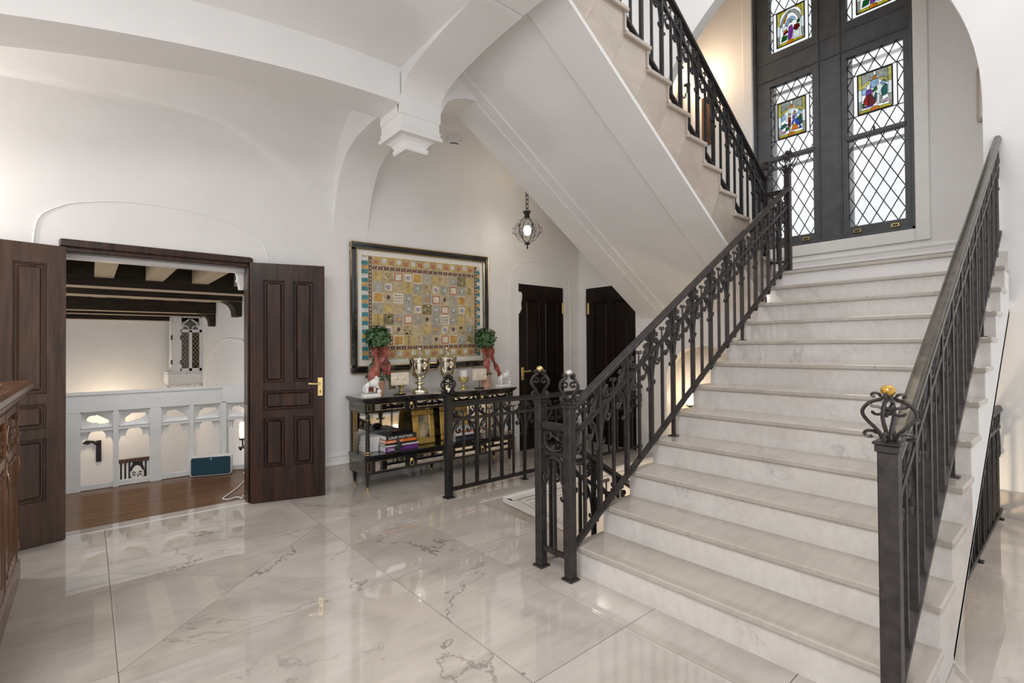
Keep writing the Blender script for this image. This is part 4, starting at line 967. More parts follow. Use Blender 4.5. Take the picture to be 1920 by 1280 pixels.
m.lathe([(.004, -.225), (.011, -.20), (.006, -.175), (.034, -.165), (.036, -.155), (.015, -.148), (.02, -.14)], (lx, ly, lz), 10)
m.build('crown_and_finial', 'iron_black', la, True)
m = MB()
for i in range(14):
    zc = lz+.235+i*.052; d = .02
    m.tube([(lx+(d*math.cos(t) if i % 2 else 0), ly+(0 if i % 2 else d*math.cos(t)), zc+.034*math.sin(t)) for t in lin(0, 2*PI, 9)[:-1]], .0045, 5, closed=True)
m.build('chain', 'iron_black', la)
MB().lathe([(.045, 0), (.05, .01), (.02, -.03)][::-1], (lx, ly, lz+.24+14*.052), 10).build('ceiling_rose', 'iron_black', la)
point('lantern_light', (lx, ly, lz), 26, (1, .85, .66), .05)
sdx, sdy, sdz = 2.99, 4.43, 3.61
sd = thing('smoke_detector', 'round white smoke detector on the ceiling right of the pendant corbel', 'detector', (sdx, sdy, sdz-.08))
MB().lathe([(.085, .02), (.085, -.018), (.075, -.03)], (sdx, sdy, sdz), 20).build('mounting_base', 'white_paint', sd, True)
MB().lathe([(.066, -.028), (.064, -.055), (.05, -.068), (.025, -.072), (.004, -.072)], (sdx, sdy, sdz), 20).build('sensor_head', 'plaster_white', sd, True)
MB().tube([(sdx+.05*math.cos(t), sdy+.05*math.sin(t), sdz-.064) for t in lin(3.4, 5.4, 9)], .007, 6).build('vent_slot', 'ink_black', sd)

# ================================================================== CONSOLE TABLE AND WHAT STANDS ON IT
CX0, CX1, CY0, CY1 = 1.985, 3.83, 4.45, 4.82
co = thing('console_table', 'long black console with mirrored drawers and gilt lines below the picture', 'console', ((CX0+CX1)/2, (CY0+CY1)/2, 0))
top = MB().bbox((CX0-.035, CY0-.035, .862), (CX1+.035, CY1+.012, .885), .006).bbox((CX0-.02, CY0-.02, .845), (CX1+.02, CY1, .863), .006).build('top', 'ebony', co)
MB().box((CX0-.01, CY0-.008, .8845), (CX1+.01, CY1-.005, .8865)).build('glass_top', 'mirror', top)
MB().box((CX0, CY0, .735), (CX1, CY1, .846)).build('frieze', 'ebony', co)
MB().box((CX0, CY0, .155), (CX1, CY1, .30)).build('lower_case', 'ebony', co)
MB().bbox((CX0-.012, CY0-.012, .30), (CX1+.012, CY1, .335), .006).build('shelf', 'ebony', co)
MB().box((CX0+.03, CY1-.014, .335), (CX1-.03, CY1-.006, .735)).build('mirror_back', 'mirror', co)
CM = (CX0+CX1)/2
def gilt_frame(parent, x0, x1, z0, z1, y, r=.0026):
    MB().tube([(x0, y, z0), (x1, y, z0), (x1, y, z1), (x0, y, z1)], r, 4, closed=True).build('gilt_line', 'gold', parent)
for z0, z1 in ((.75, .832), (.172, .287)):
    for a, b in ((CX0+.085, CM-.05), (CM+.05, CX1-.085)):
        dr = MB().bbox((a, CY0-.008, z0), (b, CY0+.01, z1), .003).build('drawer', 'ebony', co)
        mc = (a+b)/2
        for u, v in ((a+.012, mc-.07), (mc+.07, b-.012)):
            MB().box((u, CY0-.0095, z0+.012), (v, CY0-.007, z1-.012)).build('mirror_panel', 'mirror', dr)
            gilt_frame(dr, u, v, z0+.012, z1-.012, CY0-.0095)
        el = [(mc+.045*math.cos(t), (z0+z1)/2+.064*math.sin(t)) for t in lin(0, 2*PI, 21)[:-1]]
        MB().prism(el, PXZ, CY0-.018, CY0-.008).build('oval_plaque', 'ebony', dr)
        rp = MB().tube([(mc+.021*math.cos(t), CY0-.030, (z0+z1)/2-.018+.024*math.sin(t)) for t in lin(0, 2*PI, 15)[:-1]], .0042, 6, closed=True)
        rp.lathe([(.004, -.02), (.018, -.015), (.02, 0), (.012, .012), (.004, .016)], (mc, CY0-.022, (z0+z1)/2+.018), 10).build('ring_pull', 'brass', dr, True)
    for u in (CX0+.012, CX1-.062):
        bl = MB().bbox((u, CY0-.008, z0+.002), (u+.05, CY0+.01, z1-.002), .003).build('corner_block', 'ebony', co)
        gilt_frame(bl, u+.006, u+.044, z0+.01, z1-.01, CY0-.009)
    gl_ = MB().tube([(CX0-.002, CY0+.04, z0+.012), (CX0-.002, CY1-.03, z0+.012), (CX0-.002, CY1-.03, z1-.012), (CX0-.002, CY0+.04, z1-.012)], .0026, 4, closed=True).build('side_gilt_line', 'gold', co)
colp = [(.024, 0), (.026, .008), (.018, .016), (.026, .024), (.027, .036), (.020, .042), (.020, .05), (.0215, .10), (.0165, .37), (.019, .374), (.019, .384), (.016, .388), (.022, .396), (.022, .40)]
for x in (CX0+.037, CM, CX1-.037):
    c = MB().lathe(colp, (x, CY0+.028, .335), 14).build('column', 'ebony', co, True)
    MB().lathe([(.0275, .024), (.0285, .03), (.0275, .037)], (x, CY0+.028, .335), 14).lathe([(.0235, .0), (.0265, .007), (.0235, .012)], (x, CY0+.028, .335), 14).lathe([(.0195, .335), (.0195, .341)], (x, CY0+.028, .335), 14).build('gilt_ring', 'gold', c, True)
for x in (CX0+.006, CX1-.006):
    MB().box((x-.006, CY1-.05, .335), (x+.006, CY1-.01, .735)).build('back_post', 'ebony', co)
    for yv in (CY1-.16, CY1-.12, CY1-.08): MB().tube([(x, yv, .34), (x, yv, .735)], .006, 6).build('side_bar', 'gold', co)
for x in (CX0+.037, CM, CX1-.037):
    for yv in (CY0+.032, CY1-.04):
        l = MB().lathe([(.010, .03), (.013, .04), (.026, .145), (.029, .15), (.029, .157)], (x, yv, 0), 10).build('leg', 'ebony', co, True)
        MB().lathe([(.007, 0), (.013, .004), (.012, .012), (.0115, .034), (.014, .037)], (x, yv, 0), 10).build('brass_foot', 'brass', l, True)
ZT = .887
# covered mercury-glass urns
up_ = [(.090, 0), (.092, .006), (.088, .014), (.085, .028), (.060, .040), (.030, .052), (.024, .066), (.026, .078), (.050, .092), (.055, .101), (.050, .110), (.024, .120), (.022, .130), (.050, .148), (.085, .185), (.103, .238), (.107, .30), (.109, .336), (.116, .345), (.116, .352)]
lp_ = [(.118, .353), (.118, .360), (.100, .367), (.080, .375), (.055, .388), (.036, .405), (.022, .43), (.014, .443), (.018, .449), (.022, .458), (.020, .468), (.008, .473)]
for x, y, lb in ((2.665, 4.61, 'silvery covered urn, left of the pair on the black console'), (3.02, 4.64, 'silvery covered urn, right of the pair on the black console')):
    u = thing('covered_urn', lb, 'urn', (x, y, ZT), 'mercury glass urns')
    MB().lathe(up_, (x, y, ZT), 28, flute=.012, nf=14).build('bowl', 'mercury', u, True)
    MB().lathe(lp_, (x, y, ZT), 24).build('lid', 'mercury', u, True)
def goblet(lb, x, y, candle):
    g = thing('glass_goblet', lb, 'goblet', (x, y, ZT))
    MB().lathe([(.045, 0), (.046, .006), (.03, .012), (.013, .022), (.011, .05), (.016, .056), (.030, .066), (.052, .088), (.062, .12), (.064, .138), (.058, .138), (.05, .10), (.02, .075)], (x, y, ZT), 20, flute=.02, nf=10).build('bowl', 'amber_glass', g, True)
    if candle:
        c = MB().lathe([(.046, .08), (.046, .205), (.043, .21), (.03, .206), (.004, .204)], (x, y, ZT), 18).build('pillar_candle', 'candle', g, True)
        MB().tube([(x, y, ZT+.2), (x+.002, y, ZT+.216)], .0015, 5).build('wick', 'ink_black', c)
goblet('amber glass goblet holding a white pillar candle', 3.26, 4.66, True)
goblet('amber glass goblet hidden behind the left carved plaque', 2.49, 4.69, False)
def plaque(lb, x, y, flip):
    p = thing('carved_plaque', lb, 'plaque', (x, y, ZT))
    st_ = MB().lathe([(.07, 0), (.07, .006), (.06, .008)], (x, y, ZT), 20, sy=.5).tube([(x, y, ZT+.006), (x, y, ZT+.11)], .004, 6).build('stand', 'iron_black', p)
    t = MB().bbox((x-.098, y-.014, ZT+.095), (x+.098, y+.002, ZT+.222), .004).build('tablet', 'ivory', p)
    m = MB()
    f = -1 if flip else 1
    for cx in (-.045, .045):                       # two low-relief beasts
        m.ball((x+f*cx, y-.014, ZT+.165), .026, 10, 7, 1.15, .35, .85); m.ball((x+f*(cx-.034), y-.014, ZT+.16), .014, 8, 6, 1, .4, 1.1)
        for lx_ in (-.022, -.008, .010, .024): m.tube([(x+f*(cx+lx_), y-.015, ZT+.15), (x+f*(cx+lx_*1.15), y-.015, ZT+.115)], .0055, 5)
        m.tube([(x+f*(cx-.04), y-.015, ZT+.155), (x+f*(cx-.05), y-.015, ZT+.13), (x+f*(cx-.043), y-.015, ZT+.115)], .004, 5)
    for i in range(7): m.tube([(x-.085+.028*i, y-.0145, ZT+.185), (x-.08+.028*i, y-.0145, ZT+.205)], .003, 4)
    m.build('relief', 'ivory', t, True)
plaque('ivory plaque with relief on a black stand, left on the console', 2.405, 4.56, False)
plaque('ivory plaque with relief on a black stand beside the right topiary', 3.43, 4.58, True)
def skin(name, verts, edges, rad, mat, parent, sub=2):
    me = bpy.data.meshes.new(name); me.from_pydata(verts, edges, []); me.materials.append(M[mat])
    o = link(name, me, None, parent)
    md = o.modifiers.new('skin', 'SKIN'); me.skin_vertices.new() if not me.skin_vertices else None
    for v, r in zip(me.skin_vertices[0].data, rad): v.radius = (r, r)
    me.skin_vertices[0].data[0].use_root = True; md.use_smooth_shade = True
    sm = o.modifiers.new('sub', 'SUBSURF'); sm.levels = sub; sm.render_levels = sub
    return o
def lion(lb, x, y, f):
    l = thing('lion_statuette', lb, 'statuette', (x, y, ZT))
    MB().bbox((x-.085, y-.045, ZT), (x+.085, y+.045, ZT+.030), .006).build('plinth', 'plaster_white', l)
    z = ZT+.03
    V = [(0, 0, .090), (-.045, 0, .092), (.045, 0, .105), (.066, 0, .128), (.086, 0, .118), (-.050, .016, .045), (-.052, .018, .006), (-.046, -.016, .045), (-.046, -.018, .006), (.048, .018, .05), (.045, .018, .006), (.060, -.018, .065), (.078, -.018, .048), (-.068, 0, .08), (-.080, 0, .04), (-.066, .01, .02)]
    E_ = [(0, 1), (0, 2), (2, 3), (3, 4), (1, 5), (5, 6), (1, 7), (7, 8), (2, 9), (9, 10), (2, 11), (11, 12), (1, 13), (13, 14), (14, 15)]
    rd = [.027, .026, .033, .036, .020, .014, .010, .014, .010, .013, .010, .012, .009, .007, .005, .007]
    skin('body', [(x+f*a, y+b, z+c) for a, b, c in V], E_, rd, 'plaster_white', l)
    m = MB().ball((x+f*.076, y-.020, z+.020), .022, 12, 8).build('ball', 'plaster_white', l, True)
    m = MB()
    for i in range(11):
        a = i*2*PI/11; m.ball((x+f*(.056+.004*math.cos(a)), y+.032*math.cos(a), z+.126+.034*math.sin(a)), .013, 7, 5)
    m.ball((x+f*.080, y+.02, z+.148), .007, 6, 4).ball((x+f*.080, y-.02, z+.148), .007, 6, 4).build('mane', 'plaster_white', l, True)
lion('white lion statuette at the left end of the console', 2.085, 4.535, 1)
lion('white lion statuette at the right end of the console', 3.765, 4.55, 1)
def topiary(lb, x, y, k, tails):
    t = thing('ivy_topiary', lb, 'plant', (x, y, ZT))
    m = MB(); n = 24
    prof = [(.046, 0), (.048, .004), (.056, .11), (.064, .118), (.070, .140), (.064, .144), (.058, .135), (.05, .12)]
    for r, z in prof: pass
    m.lathe(prof, (x, y, ZT), 28, flute=.0, nf=8)
    k0 = 4*28
    m.v = [(a, b, c+(.005*math.cos(8*math.atan2(b-y, a-x)) if c > ZT+.125 else 0)) for a, b, c in m.v]
    m.build('pot', 'terracotta', t, True)
    MB().lathe([(.057, .118), (.03, .128), (.004, .13)], (x, y, ZT), 16).build('soil', 'pebble', t)
    MB().tube([(x, y, ZT+.12), (x+.005, y, ZT+.3), (x, y, ZT+.5)], .008, 6).build('stem', 'brown_wood', t)
    zc = ZT+.575; m = MB(); rnd = random.Random(k)
    def lf(cx, cy, cz, nrm, s):
        nrm = Vector(nrm).normalized(); u = nrm.orthogonal().normalized(); u.rotate(Matrix.Rotation(rnd.uniform(0, 6.28), 3, nrm)); w_ = nrm.cross(u); c = Vector((cx, cy, cz))
        P_ = [c-u*s, c-u*.3*s+w_*.62*s+nrm*.004, c+u*.35*s+w_*.5*s, c+u*s-nrm*.008, c+u*.35*s-w_*.5*s, c-u*.3*s-w_*.62*s+nrm*.004, c+nrm*.006]
        m.add(P_, [(6, 0, 1), (6, 1, 2), (6, 2, 3), (6, 3, 4), (6, 4, 5), (6, 5, 0)])
    for i in range(420):
        d = Vector((rnd.gauss(0, 1), rnd.gauss(0, 1), rnd.gauss(0, 1))).normalized(); r = rnd.uniform(.085, .135)
        lf(x+d.x*r, y+d.y*r, zc+d.z*r, d+Vector((rnd.uniform(-.5, .5), rnd.uniform(-.5, .5), rnd.uniform(-.1, .7))), rnd.uniform(.016, .028))
    m.build('foliage_ball', 'leaf', t)['kind'] = 'stuff'
    MB().ball((x, y, zc), .085, 12, 8).build('inner_moss', 'leaf', t, True)
    m = MB()
    for i in range(60):
        a = rnd.uniform(0, 6.28); r = rnd.uniform(.01, .075); lf(x+r*math.cos(a), y+r*math.sin(a), ZT+.15+rnd.uniform(-.01, .09)*(1-r/.09), (math.cos(a), math.sin(a), .9), rnd.uniform(.012, .02))
    m.build('ivy_base', 'leaf', t)['kind'] = 'stuff'
    def rib(pts, wd, mat, nm):                     # a crumpled ribbon swept along points
        P_ = smooth_pts(pts, 6); mb = MB(); vs = []
        for i, p in enumerate(P_):
            tt = i/(len(P_)-1); a = P_[max(0, i-1)]; b = P_[min(len(P_)-1, i+1)]; d = (b-a).normalized(); s_ = d.cross(Vector((.35, 1, .1))).normalized(); nn = s_.cross(d)
            ww = wd*(.55+.45*abs(math.sin(tt*7+1)))
            for q_ in (-1, -.5, 0, .5, 1): vs.append(p+s_*ww*q_+nn*.014*math.sin(q_*4+tt*9))
        m_ = len(P_)
        mb.add(vs, [(i*5+j, i*5+j+1, i*5+5+j+1, i*5+5+j) for i in range(m_-1) for j in range(4)]).build(nm, mat, t, True)
    yf = y-.02
    for p, wd, mt in tails: rib([(x+a, yf+b, ZT+c) for a, b, c in p], wd, mt, 'ribbon')
    for s in (-1, 1):
        rib([(x, yf-.03, ZT+.43), (x+s*.045, yf-.04, ZT+.47), (x+s*.07, yf-.03, ZT+.43), (x+s*.04, yf-.05, ZT+.40), (x, yf-.03, ZT+.43)], .028, 'ribbon', 'bow_loop')
topiary('ivy topiary in terracotta pot with red ribbon, near the left lion', 2.235, 4.68, 3, [
    ([(0, -.03, .44), (-.03, -.04, .33), (-.07, -.03, .22), (-.095, -.02, .12), (-.10, -.01, .04)], .055, 'ribbon'), ([(0, -.03, .44), (.03, -.05, .35), (.05, -.05, .26), (.07, -.03, .20)], .050, 'ribbon'),
    ([(.03, 0, .42), (.07, .0, .28), (.11, -.01, .16), (.135, -.01, .05)], .038, 'ribbon_green'), ([(-.02, 0, .4), (-.05, .02, .28), (-.09, .03, .16)], .055, 'ribbon_green')])
topiary('ivy topiary with red bow, at the right end of the console', 3.60, 4.68, 9, [
    ([(0, -.03, .44), (-.03, -.05, .34), (-.035, -.05, .25), (-.03, -.04, .17)], .042, 'ribbon'), ([(.01, -.03, .44), (.05, -.04, .34), (.10, -.04, .26), (.13, -.03, .22), (.15, -.04, .17), (.17, -.03, .12)], .032, 'ribbon')])
# books, frames and oddments on the lower shelf
ZS = .336
def text(s, size, parent, mat, loc, rot=(PI/2, 0, 0)):
    cu_ = bpy.data.curves.new('title', 'FONT'); cu_.body = s; cu_.size = size; cu_.extrude = .0004
    o = bpy.data.objects.new('title_curve', cu_)
    me = bpy.data.meshes.new_from_object(o); bpy.data.objects.remove(o); bpy.data.curves.remove(cu_)
    me.transform(Matrix.Rotation(PI/2, 4, 'X')); me.name = 'title'
    return link('title', me, mat, parent, loc)
def book(lb, x0, y0, w_, dp, z, th, cov, title=None, tsize=.02, group='books on the console shelf', tx=.02):
    b = thing('book', lb, 'book', (x0+w_/2, y0+dp/2, z), group)
    MB().box((x0, y0, z), (x0+w_, y0+dp, z+.003)).box((x0, y0, z+th-.003), (x0+w_, y0+dp, z+th)).bbox((x0, y0-.004, z), (x0+w_, y0+.003, z+th), .003).build('cover', cov, b)
    MB().box((x0+.004, y0+.004, z+.003), (x0+w_-.004, y0+dp-.006, z+th-.003)).build('pages', 'paper', b)
    if title: text(title, tsize, b, 'ink_white', (x0+tx, y0-.0045, z+th/2-tsize*.35))
    return z+th
z = ZS
z = book('thick purple book with white title, bottom of the left front stack', 2.205, 4.475, .36, .27, z, .052, 'book_purple', 'DALI', .042)
z = book('slim white book lying on the purple book', 2.205, 4.475, .36, .27, z, .014, 'book_white')
z = book('black book with fine lettering under the orange book', 2.20, 4.475, .35, .26, z, .020, 'book_black')
z = book('orange book with white title in the left front stack', 2.205, 4.475, .335, .26, z, .030, 'book_orange', 'LUXURY      ELS', .024)
z = book('black book with large white title, top of the left front stack', 2.21, 4.472, .335, .27, z, .044, 'book_black', 'LOUIS VUITTON', .036, tx=.022)
pb_ = MB().ball((2.37, 4.60, z+.028), .058, 18, 10, 1, .75, .5).build('stone_pebble', 'pebble', smooth=True); tag(pb_, 'dark polished stone resting on the top black book', 'stone')
z = ZS
for i, (th, lb) in enumerate(((.05, 'pale book at the bottom of the rear left stack'), (.03, 'pale book second from the bottom of the rear left stack'), (.035, 'pale book third from the bottom of the rear left stack'), (.034, 'pale book topping the rear left stack'))):
    z = book(lb, 2.06+.006*i, 4.60, .13, .18, z, th, 'book_white')
fgn = thing('bronze_figurine', 'small dark green bronze figurine before the left book stack', 'figurine', (2.335, 4.462, ZS))
MB().lathe([(.04, 0), (.042, .006), (.03, .014)], (2.33, 4.448, ZS), 14, sy=.45).build('base', 'bronze', fgn)
skin('figure', [(2.33, 4.448, ZS+.012), (2.325, 4.448, ZS+.045), (2.335, 4.448, ZS+.085), (2.32, 4.448, ZS+.115), (2.315, 4.446, ZS+.135), (2.355, 4.446, ZS+.07), (2.37, 4.446, ZS+.03), (2.30, 4.446, ZS+.06), (2.295, 4.446, ZS+.02)], [(0, 1), (1, 2), (2, 3), (3, 4), (2, 5), (5, 6), (1, 7), (7, 8)], [.016, .015, .016, .010, .012, .009, .008, .009, .008], 'bronze', fgn)
def gold_frame(lb, x0, x1, y, z0, z1, lean, pic='oil_paint'):
    f = thing('framed_painting', lb, 'picture', ((x0+x1)/2, y, z0))
    T = lambda a, b, c: (a, b+(c-z0)*lean, c)
    w_ = .062
    for a, b, c, d in ((x0, x1, z0, z0+w_), (x0, x1, z1-w_, z1), (x0, x0+w_, z0+w_, z1-w_), (x1-w_, x1, z0+w_, z1-w_)):
        MB().bbox((a, y-.03, c), (b, y, d), .01).xf(T).build('frame_rail', 'gilt', f)
    MB().tube([T(x0+w_, y-.022, z0+w_), T(x1-w_, y-.022, z0+w_), T(x1-w_, y-.022, z1-w_), T(x0+w_, y-.022, z1-w_)], .006, 5, closed=True).build('inner_bead', 'brass', f)
    MB().box((x0+w_-.003, y-.012, z0+w_-.003), (x1-w_+.003, y-.006, z1-w_+.003)).xf(T).build('canvas', pic, f)
gold_frame('small painting in wide gold frame leaning behind the left books', 2.60, 2.86, 4.64, ZS, .70, .12)
gold_frame('larger painting in gold frame leaning on the right half of the shelf', 2.96, 3.34, 4.68, ZS, .72, .10)
z = ZS
for i, (th, cv, ti, lb) in enumerate(((.036, 'book_navy', None, 'dark book at the bottom of the right stack behind the guard railing'), (.026, 'book_black', None, 'black book second from the bottom of the right stack'), (.03, 'book_white', None, 'white book third from the bottom of the right stack'), (.022, 'book_orange', None, 'orange book fourth from the bottom of the right stack'), (.03, 'book_white', None, 'white book topping the right stack'))):
    z = book(lb, 3.02+.004*i, 4.47, .34, .17, z, th, cv, ti, .018)

# ================================================================== THE PATCHWORK PICTURE
pi_ = thing('patchwork_picture', 'large framed patchwork collage in black and gold frame above the console', 'picture', (2.88, YW-.03, 1.1))
PW, PH = 1.755, 1.345
pr = math.radians(1.0)
def PF(a, b, d):                                   # a,b from the lower left corner, d out of the wall
    return (2.005+a*math.cos(pr)-b*math.sin(pr)*.2, YW-d, 1.098+b+a*math.sin(pr))
fwid = .075
for a, b, c, e in ((0, PW, 0, fwid), (0, PW, PH-fwid, PH), (0, fwid, fwid, PH-fwid), (PW-fwid, PW, fwid, PH-fwid)):
    hz = (b-a) > (e-c)
    MB().bbox((a, c, .004), (b, e, .042), .012).xf(PF).build('frame_rail', 'ebony', pi_)
for q_, r_, m_, dd in ((.006, .007, 'gold', .036), (fwid-.006, .007, 'gold', .036), (.04, .006, 'ebony', .045)):
    MB().tube([PF(q_, q_, dd), PF(PW-q_, q_, dd), PF(PW-q_, PH-q_, dd), PF(q_, PH-q_, dd)], r_, 6, closed=True).build('frame_bead', m_, pi_)
MB().box((fwid-.01, fwid-.01, .004), (PW-fwid+.01, PH-fwid+.01, .012)).xf(PF).build('mat_board', 'mat_board', pi_)
QC = dict(tan=(.47, .37, .21), ochre=(.52, .30, .08), grey=(.38, .35, .28), sand=(.50, .41, .26), cream=(.66, .60, .48), rust=(.45, .19, .11), teal=(.05, .22, .24), pale=(.60, .60, .58), orange=(.50, .34, .15), sky=(.30, .36, .35), violet=(.14, .10, .36), olive=(.20, .17, .07), plum=(.10, .04, .06), gold2=(.53, .40, .15), brown=(.14, .07, .045))
for k_, v_ in QC.items(): simple('patch_'+k_, v_, .6, var=.13, scale=22, rand=9)
um = {}
def patch(parent, a0, a1, b0, b1, col, d=.0125, nm='patch'):
    w_, h = round(a1-a0, 4), round(b1-b0, 4)
    if (w_, h) not in um: um[(w_, h)] = MB().add([(-w_/2, 0, -h/2-w_/2*math.sin(pr)), (w_/2, 0, -h/2+w_/2*math.sin(pr)), (w_/2, 0, h/2+w_/2*math.sin(pr)), (-w_/2, 0, h/2-w_/2*math.sin(pr)), (-w_/2, .002, -h/2-w_/2*math.sin(pr)), (w_/2, .002, -h/2+w_/2*math.sin(pr)), (w_/2, .002, h/2+w_/2*math.sin(pr)), (-w_/2, .002, h/2-w_/2*math.sin(pr))], [(0, 1, 2, 3), (0, 4, 5, 1), (1, 5, 6, 2), (2, 6, 7, 3), (3, 7, 4, 0)]).mesh(nm)
    return inst(nm, um[(w_, h)], 'patch_'+col, parent, PF((a0+a1)/2, (b0+b1)/2, d+.001))
MA0, MA1, MB0, MB1 = .245, PW-.215, .275, PH-.275
nc, nr = 11, 7; cw, chh = (MA1-MA0)/nc, (MB1-MB0)/nr
MB().box((.13, .13, .010), (PW-.13, PH-.13, .0128)).xf(PF).build('backing_cloth', 'patch_sand', pi_)
rows = ["ycrvogytsmy", "svtxs cvsrsc".replace(' ', ''), "oqnsyurqgot", "gytsvmsrsvx"[:11], "xmurgqsnsyt", "tvqctyuvqcs", "sroxtgqrosc"]
bc = dict(y=('tan', 'gold2'), c=('tan', 'olive'), r=('cream', 'rust'), v=('tan', 'cream'), o=('cream', 'ochre'), g=('grey', None), t=('sand', 'orange'), s=('grey', 'sky'), m=('olive', 'sand'), x=('gold2', 'sand'), q=('sand', 'plum'), n=('cream', 'plum'), u=('grey', 'rust'))
for j, rw in enumerate(rows):
    for i in range(nc):
        ch_ = rw[i % len(rw)]; base, inn = bc[ch_]
        a0 = MA0+i*cw; b0 = MB1-(j+1)*chh
        p = patch(pi_, a0+.001, a0+cw-.001, b0+.001, b0+chh-.001, base)
        def inr(f0, f1, col, d): return patch(p, a0+cw*f0, a0+cw*f1, b0+chh*f0, b0+chh*f1, col, d, 'inset')
        if ch_ == 'o': inr(.10, .90, 'ochre', .0145)
        elif ch_ == 'r': inr(.06, .94, 'rust', .0145); inr(.2, .8, 'cream', .0165)
        elif ch_ == 's': inr(.30, .70, 'sky', .0145); inr(.40, .62, 'pale', .0165)
        elif ch_ == 'u': inr(.30, .70, 'rust', .0145); inr(.38, .62, 'gold2', .0165)
        elif ch_ == 'y': inr(.15, .80, 'gold2', .0145)
        elif ch_ == 'v':
            inr(.14, .86, 'cream', .0145)
            tu = [(-.16, .02), (-.16, -.10), (0, -.2), (.16, -.10), (.16, .02), (.17, .14), (.08, .06), (0, .2), (-.08, .06), (-.17, .14)]
            MB().prism([(a0+cw*(.5+u), b0+chh*(.5+v_)) for u, v_ in tu], PF, .0165, .019).build('tulip', 'patch_violet', p)
            MB().prism([(a0+cw*(.5+u*.6), b0+chh*(.48+v_*.5)) for u, v_ in tu], PF, .019, .0195).build('tulip_heart', 'patch_pale', p)
        elif ch_ == 'x':
            for e in (.3, .7): patch(p, a0+cw*(e-.03), a0+cw*(e+.03), b0+.002, b0+chh-.002, 'orange', .0145, 'inset'); 
            patch(p, a0+cw*.47, a0+cw*.53, b0+.002, b0+chh-.002, 'violet' if (i+j) % 2 else 'olive', .0155, 'inset')
        elif ch_ in 'mc':
            rr = random.Random(i*31+j)
            for q_ in range(7):
                u, v_ = rr.uniform(.12, .88), rr.uniform(.12, .88); s_ = rr.uniform(.06, .13)
                MB().prism([(a0+cw*(u+s_*math.cos(t)*1.3), b0+chh*(v_+s_*math.sin(t)*.7)) for t in lin(q_, q_+2*PI, 7)[:-1]], PF, .0145, .016).build('printed_leaf', 'patch_'+('sand' if ch_ == 'm' else 'olive'), p)
        elif ch_ == 'q':
            MB().prism([(a0+cw*(.5+.16*math.cos(t)), b0+chh*(.55+.2*math.sin(t)*(1+.3*math.cos(3*t)))) for t in lin(0, 2*PI, 13)[:-1]], PF, .0145, .016).build('printed_flower', 'patch_plum', p)
        elif ch_ == 'n':
            for e in range(4):
                for f in range(3): patch(p, a0+cw*(.14+.2*e), a0+cw*(.22+.2*e), b0+chh*(.18+.26*f), b0+chh*(.3+.26*f), 'plum', .0145, 'inset')
        elif ch_ == 't':
            for e in (.33, .66): patch(p, a0+.002, a0+cw-.002, b0+chh*(e-.02), b0+chh*(e+.02), 'orange', .0145, 'inset')
# top and bottom rows of pale squares, braided bands, striped side borders
for bb in (PH-.215, .150):
    n_ = 15; wv = (MA1-MA0)/n_
    for i in range(n_):
        p = patch(pi_, MA0+i*wv+.002, MA0+(i+1)*wv-.002, bb, bb+.082, 'gold2' if i % 2 else 'orange')
        patch(p, MA0+i*wv+.018, MA0+(i+1)*wv-.018, bb+.018+(0 if i % 2 else -.01), bb+.068-(0 if i % 2 else .02), 'pale' if i % 2 else 'rust', .0145, 'inset')
for bb in (PH-.268, .236):
    p = patch(pi_, MA0, MA1, bb, bb+.035, 'brown', .0145, 'braid_band')
    for i in range(38):
        a0 = MA0+.01+i*(MA1-MA0-.02)/38
        MB().prism([(a0, bb+.003), (a0+.010, bb+.003), (a0+.020, bb+.032), (a0+.010, bb+.032)], PF, .0165, .018).build('braid', 'patch_'+('pale' if i % 2 else 'rust'), p)
for aa in (MA0-.045, MA1+.012):
    p = patch(pi_, aa, aa+.033, .16, PH-.14, 'brown', .0145, 'braid_band')
    for i in range(26):
        b0 = .175+i*(PH-.33)/26
        MB().prism([(aa+.0165+.011*math.cos(t), b0+.014+.014*math.sin(t)) for t in lin(0, 2*PI, 9)[:-1]], PF, .0165, .018).build('braid', 'patch_grey', p)
for aa in (.125, PW-.165):
    cyc = ['teal', 'orange', 'teal', 'pale']
    for i in range(24):
        b0 = .14+i*(PH-.28)/24
        patch(pi_, aa, aa+.068 if aa < 1 else aa+.045, b0, b0+(PH-.28)/24-.001, cyc[i % 4], .0125, 'stripe')

# ================================================================== CARVED CABINET AT THE LEFT EDGE
kb = thing('carved_cabinet', 'carved brown wooden cabinet at the left edge before the double door', 'cabinet', (-.58, 3.4, 0))
KX, KY0, KY1 = -.315, 2.5, 4.16
MB().box((-.85, KY0, .0), (KX-.02, KY1, 1.05)).build('carcass', 'cabinet_wood', kb)
MB().prism([(0, 1.05), (.02, 1.05), (.03, 1.075), (.045, 1.085), (.045, 1.10), (.075, 1.125), (.085, 1.14), (.085, 1.165), (.07, 1.18), (0, 1.18)], lambda a, b, d: (KX-.02+a, d, b), KY0-.05, KY1+.06).build('cornice', 'cabinet_wood', kb)
MB().bbox((-.88, KY0-.05, 1.05), (KX-.015, KY1+.06, 1.178), .01).build('top', 'cabinet_wood', kb)
MB().bbox((-.86, KY0-.02, 0), (KX+.012, KY1+.012, .13), .012).build('plinth', 'cabinet_wood', kb)
ky = lin(KY1-.05, KY0+.05, 4)
for y0 in ky: MB().bbox((KX-.03, y0-.045, .13), (KX+.004, y0+.045, 1.05), .008).build('stile', 'cabinet_wood', kb)
for z0, z1 in ((.13, .19), (.77, .83), (1.0, 1.05)): MB().bbox((KX-.03, KY0, z0), (KX+.0, KY1, z1), .008).build('rail', 'cabinet_wood', kb)
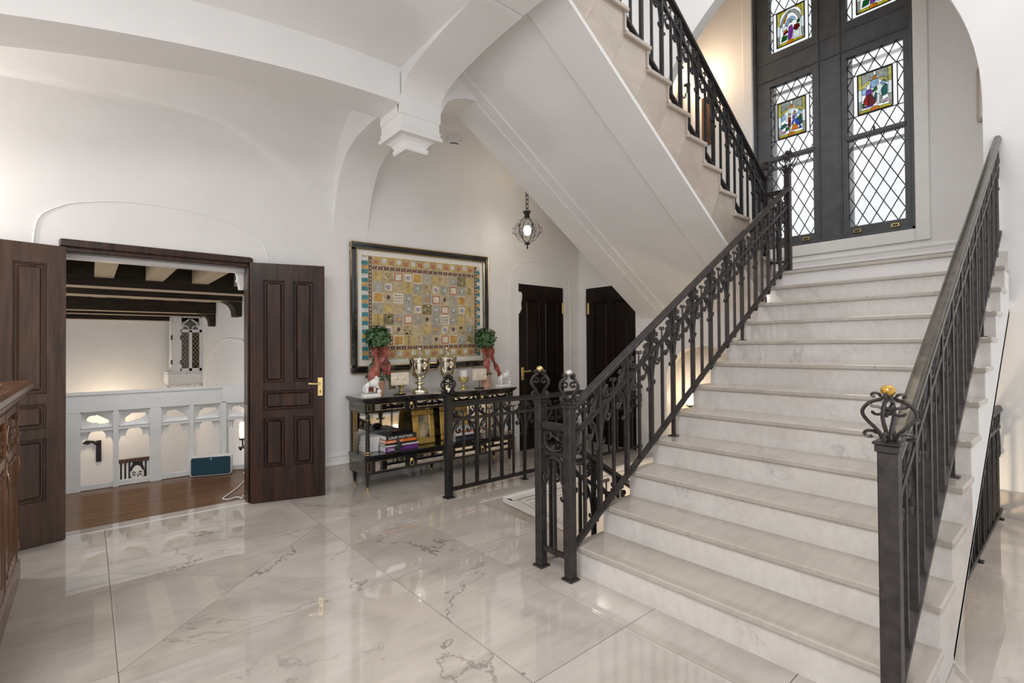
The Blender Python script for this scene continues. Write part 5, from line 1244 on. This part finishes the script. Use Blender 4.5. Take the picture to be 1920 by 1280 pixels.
for a, b in zip(ky, ky[1:]):
    m = MB()
    for i in range(4):
        yc = b+.09+(a-b-.18)*(i+.5)/4
        m.tube([(KX-.018, yc, .20), (KX-.018, yc, .74)], .022, 8); m.ball((KX-.018, yc, .745), .026, 8, 6)
    m.build('linenfold', 'cabinet_wood', kb, True)
    yc = (a+b)/2; m = MB()
    for i in range(8):
        t = i*PI/4; m.ball((KX-.018, yc+.05*math.cos(t), .915+.05*math.sin(t)), .026, 8, 6)
    m.ball((KX-.012, yc, .915), .028, 8, 6)
    for s in (-1, 1): m.tube([(KX-.018, yc+s*.08, .85), (KX-.012, yc+s*.16, .88), (KX-.012, yc+s*.19, .94), (KX-.018, yc+s*.14, .97)], .016, 6)
    m.build('rosette', 'cabinet_wood', kb, True)
for y0 in ky:
    for nm_, pf_ in (('carved_console', [(.02, .78), (.03, .80), (.024, .84), (.034, .87), (.02, .90), (.026, .95), (.032, .98)]), ('carved_bracket', [(.012, .64), (.03, .66), (.034, .70), (.024, .75)]), ('carved_foot', [(.03, .20), (.034, .22), (.02, .26), (.028, .30), (.02, .34)])):
        MB().lathe([(r_*.75, z_) for r_, z_ in pf_], (KX-.012, y0, 0), 10).build(nm_, 'cabinet_wood', kb, True)
tr_ = thing('brass_tray', 'small brass tray edge lying on the carved cabinet', 'tray', (-.47, 3.45, 1.18))
MB().lathe([(.10, 0), (.13, .004), (.15, .016), (.155, .018), (.15, .012), (.10, .003)], (-.47, 3.42, 1.18), 24).build('dish', 'brass', tr_, True)
# small framed piece on the bay wall, and wooden cabinet edge behind the upper railing
wp = thing('narrow_frame', 'narrow grey frame on the bay wall at the right of the arch', 'frame', (XW-.02, .62, 3.6))
MB().bbox((XW-.03, .54, 3.58), (XW, .70, 4.12), .008).build('frame', 'string_stone', wp); MB().box((XW-.034, .56, 3.62), (XW-.028, .675, 4.08)).build('panel', 'mat_board', wp)
wk = thing('narrow_frame', 'brown wooden frame on the bay wall behind the upper railing', 'frame', (XW-.02, 3.55, 4.25))
MB().bbox((XW-.035, 3.45, 4.25), (XW, 3.62, 4.95), .008).build('frame', 'cabinet_wood', wk); MB().box((XW-.04, 3.48, 4.3), (XW-.034, 3.59, 4.9)).build('panel', 'brown_wood', wk)
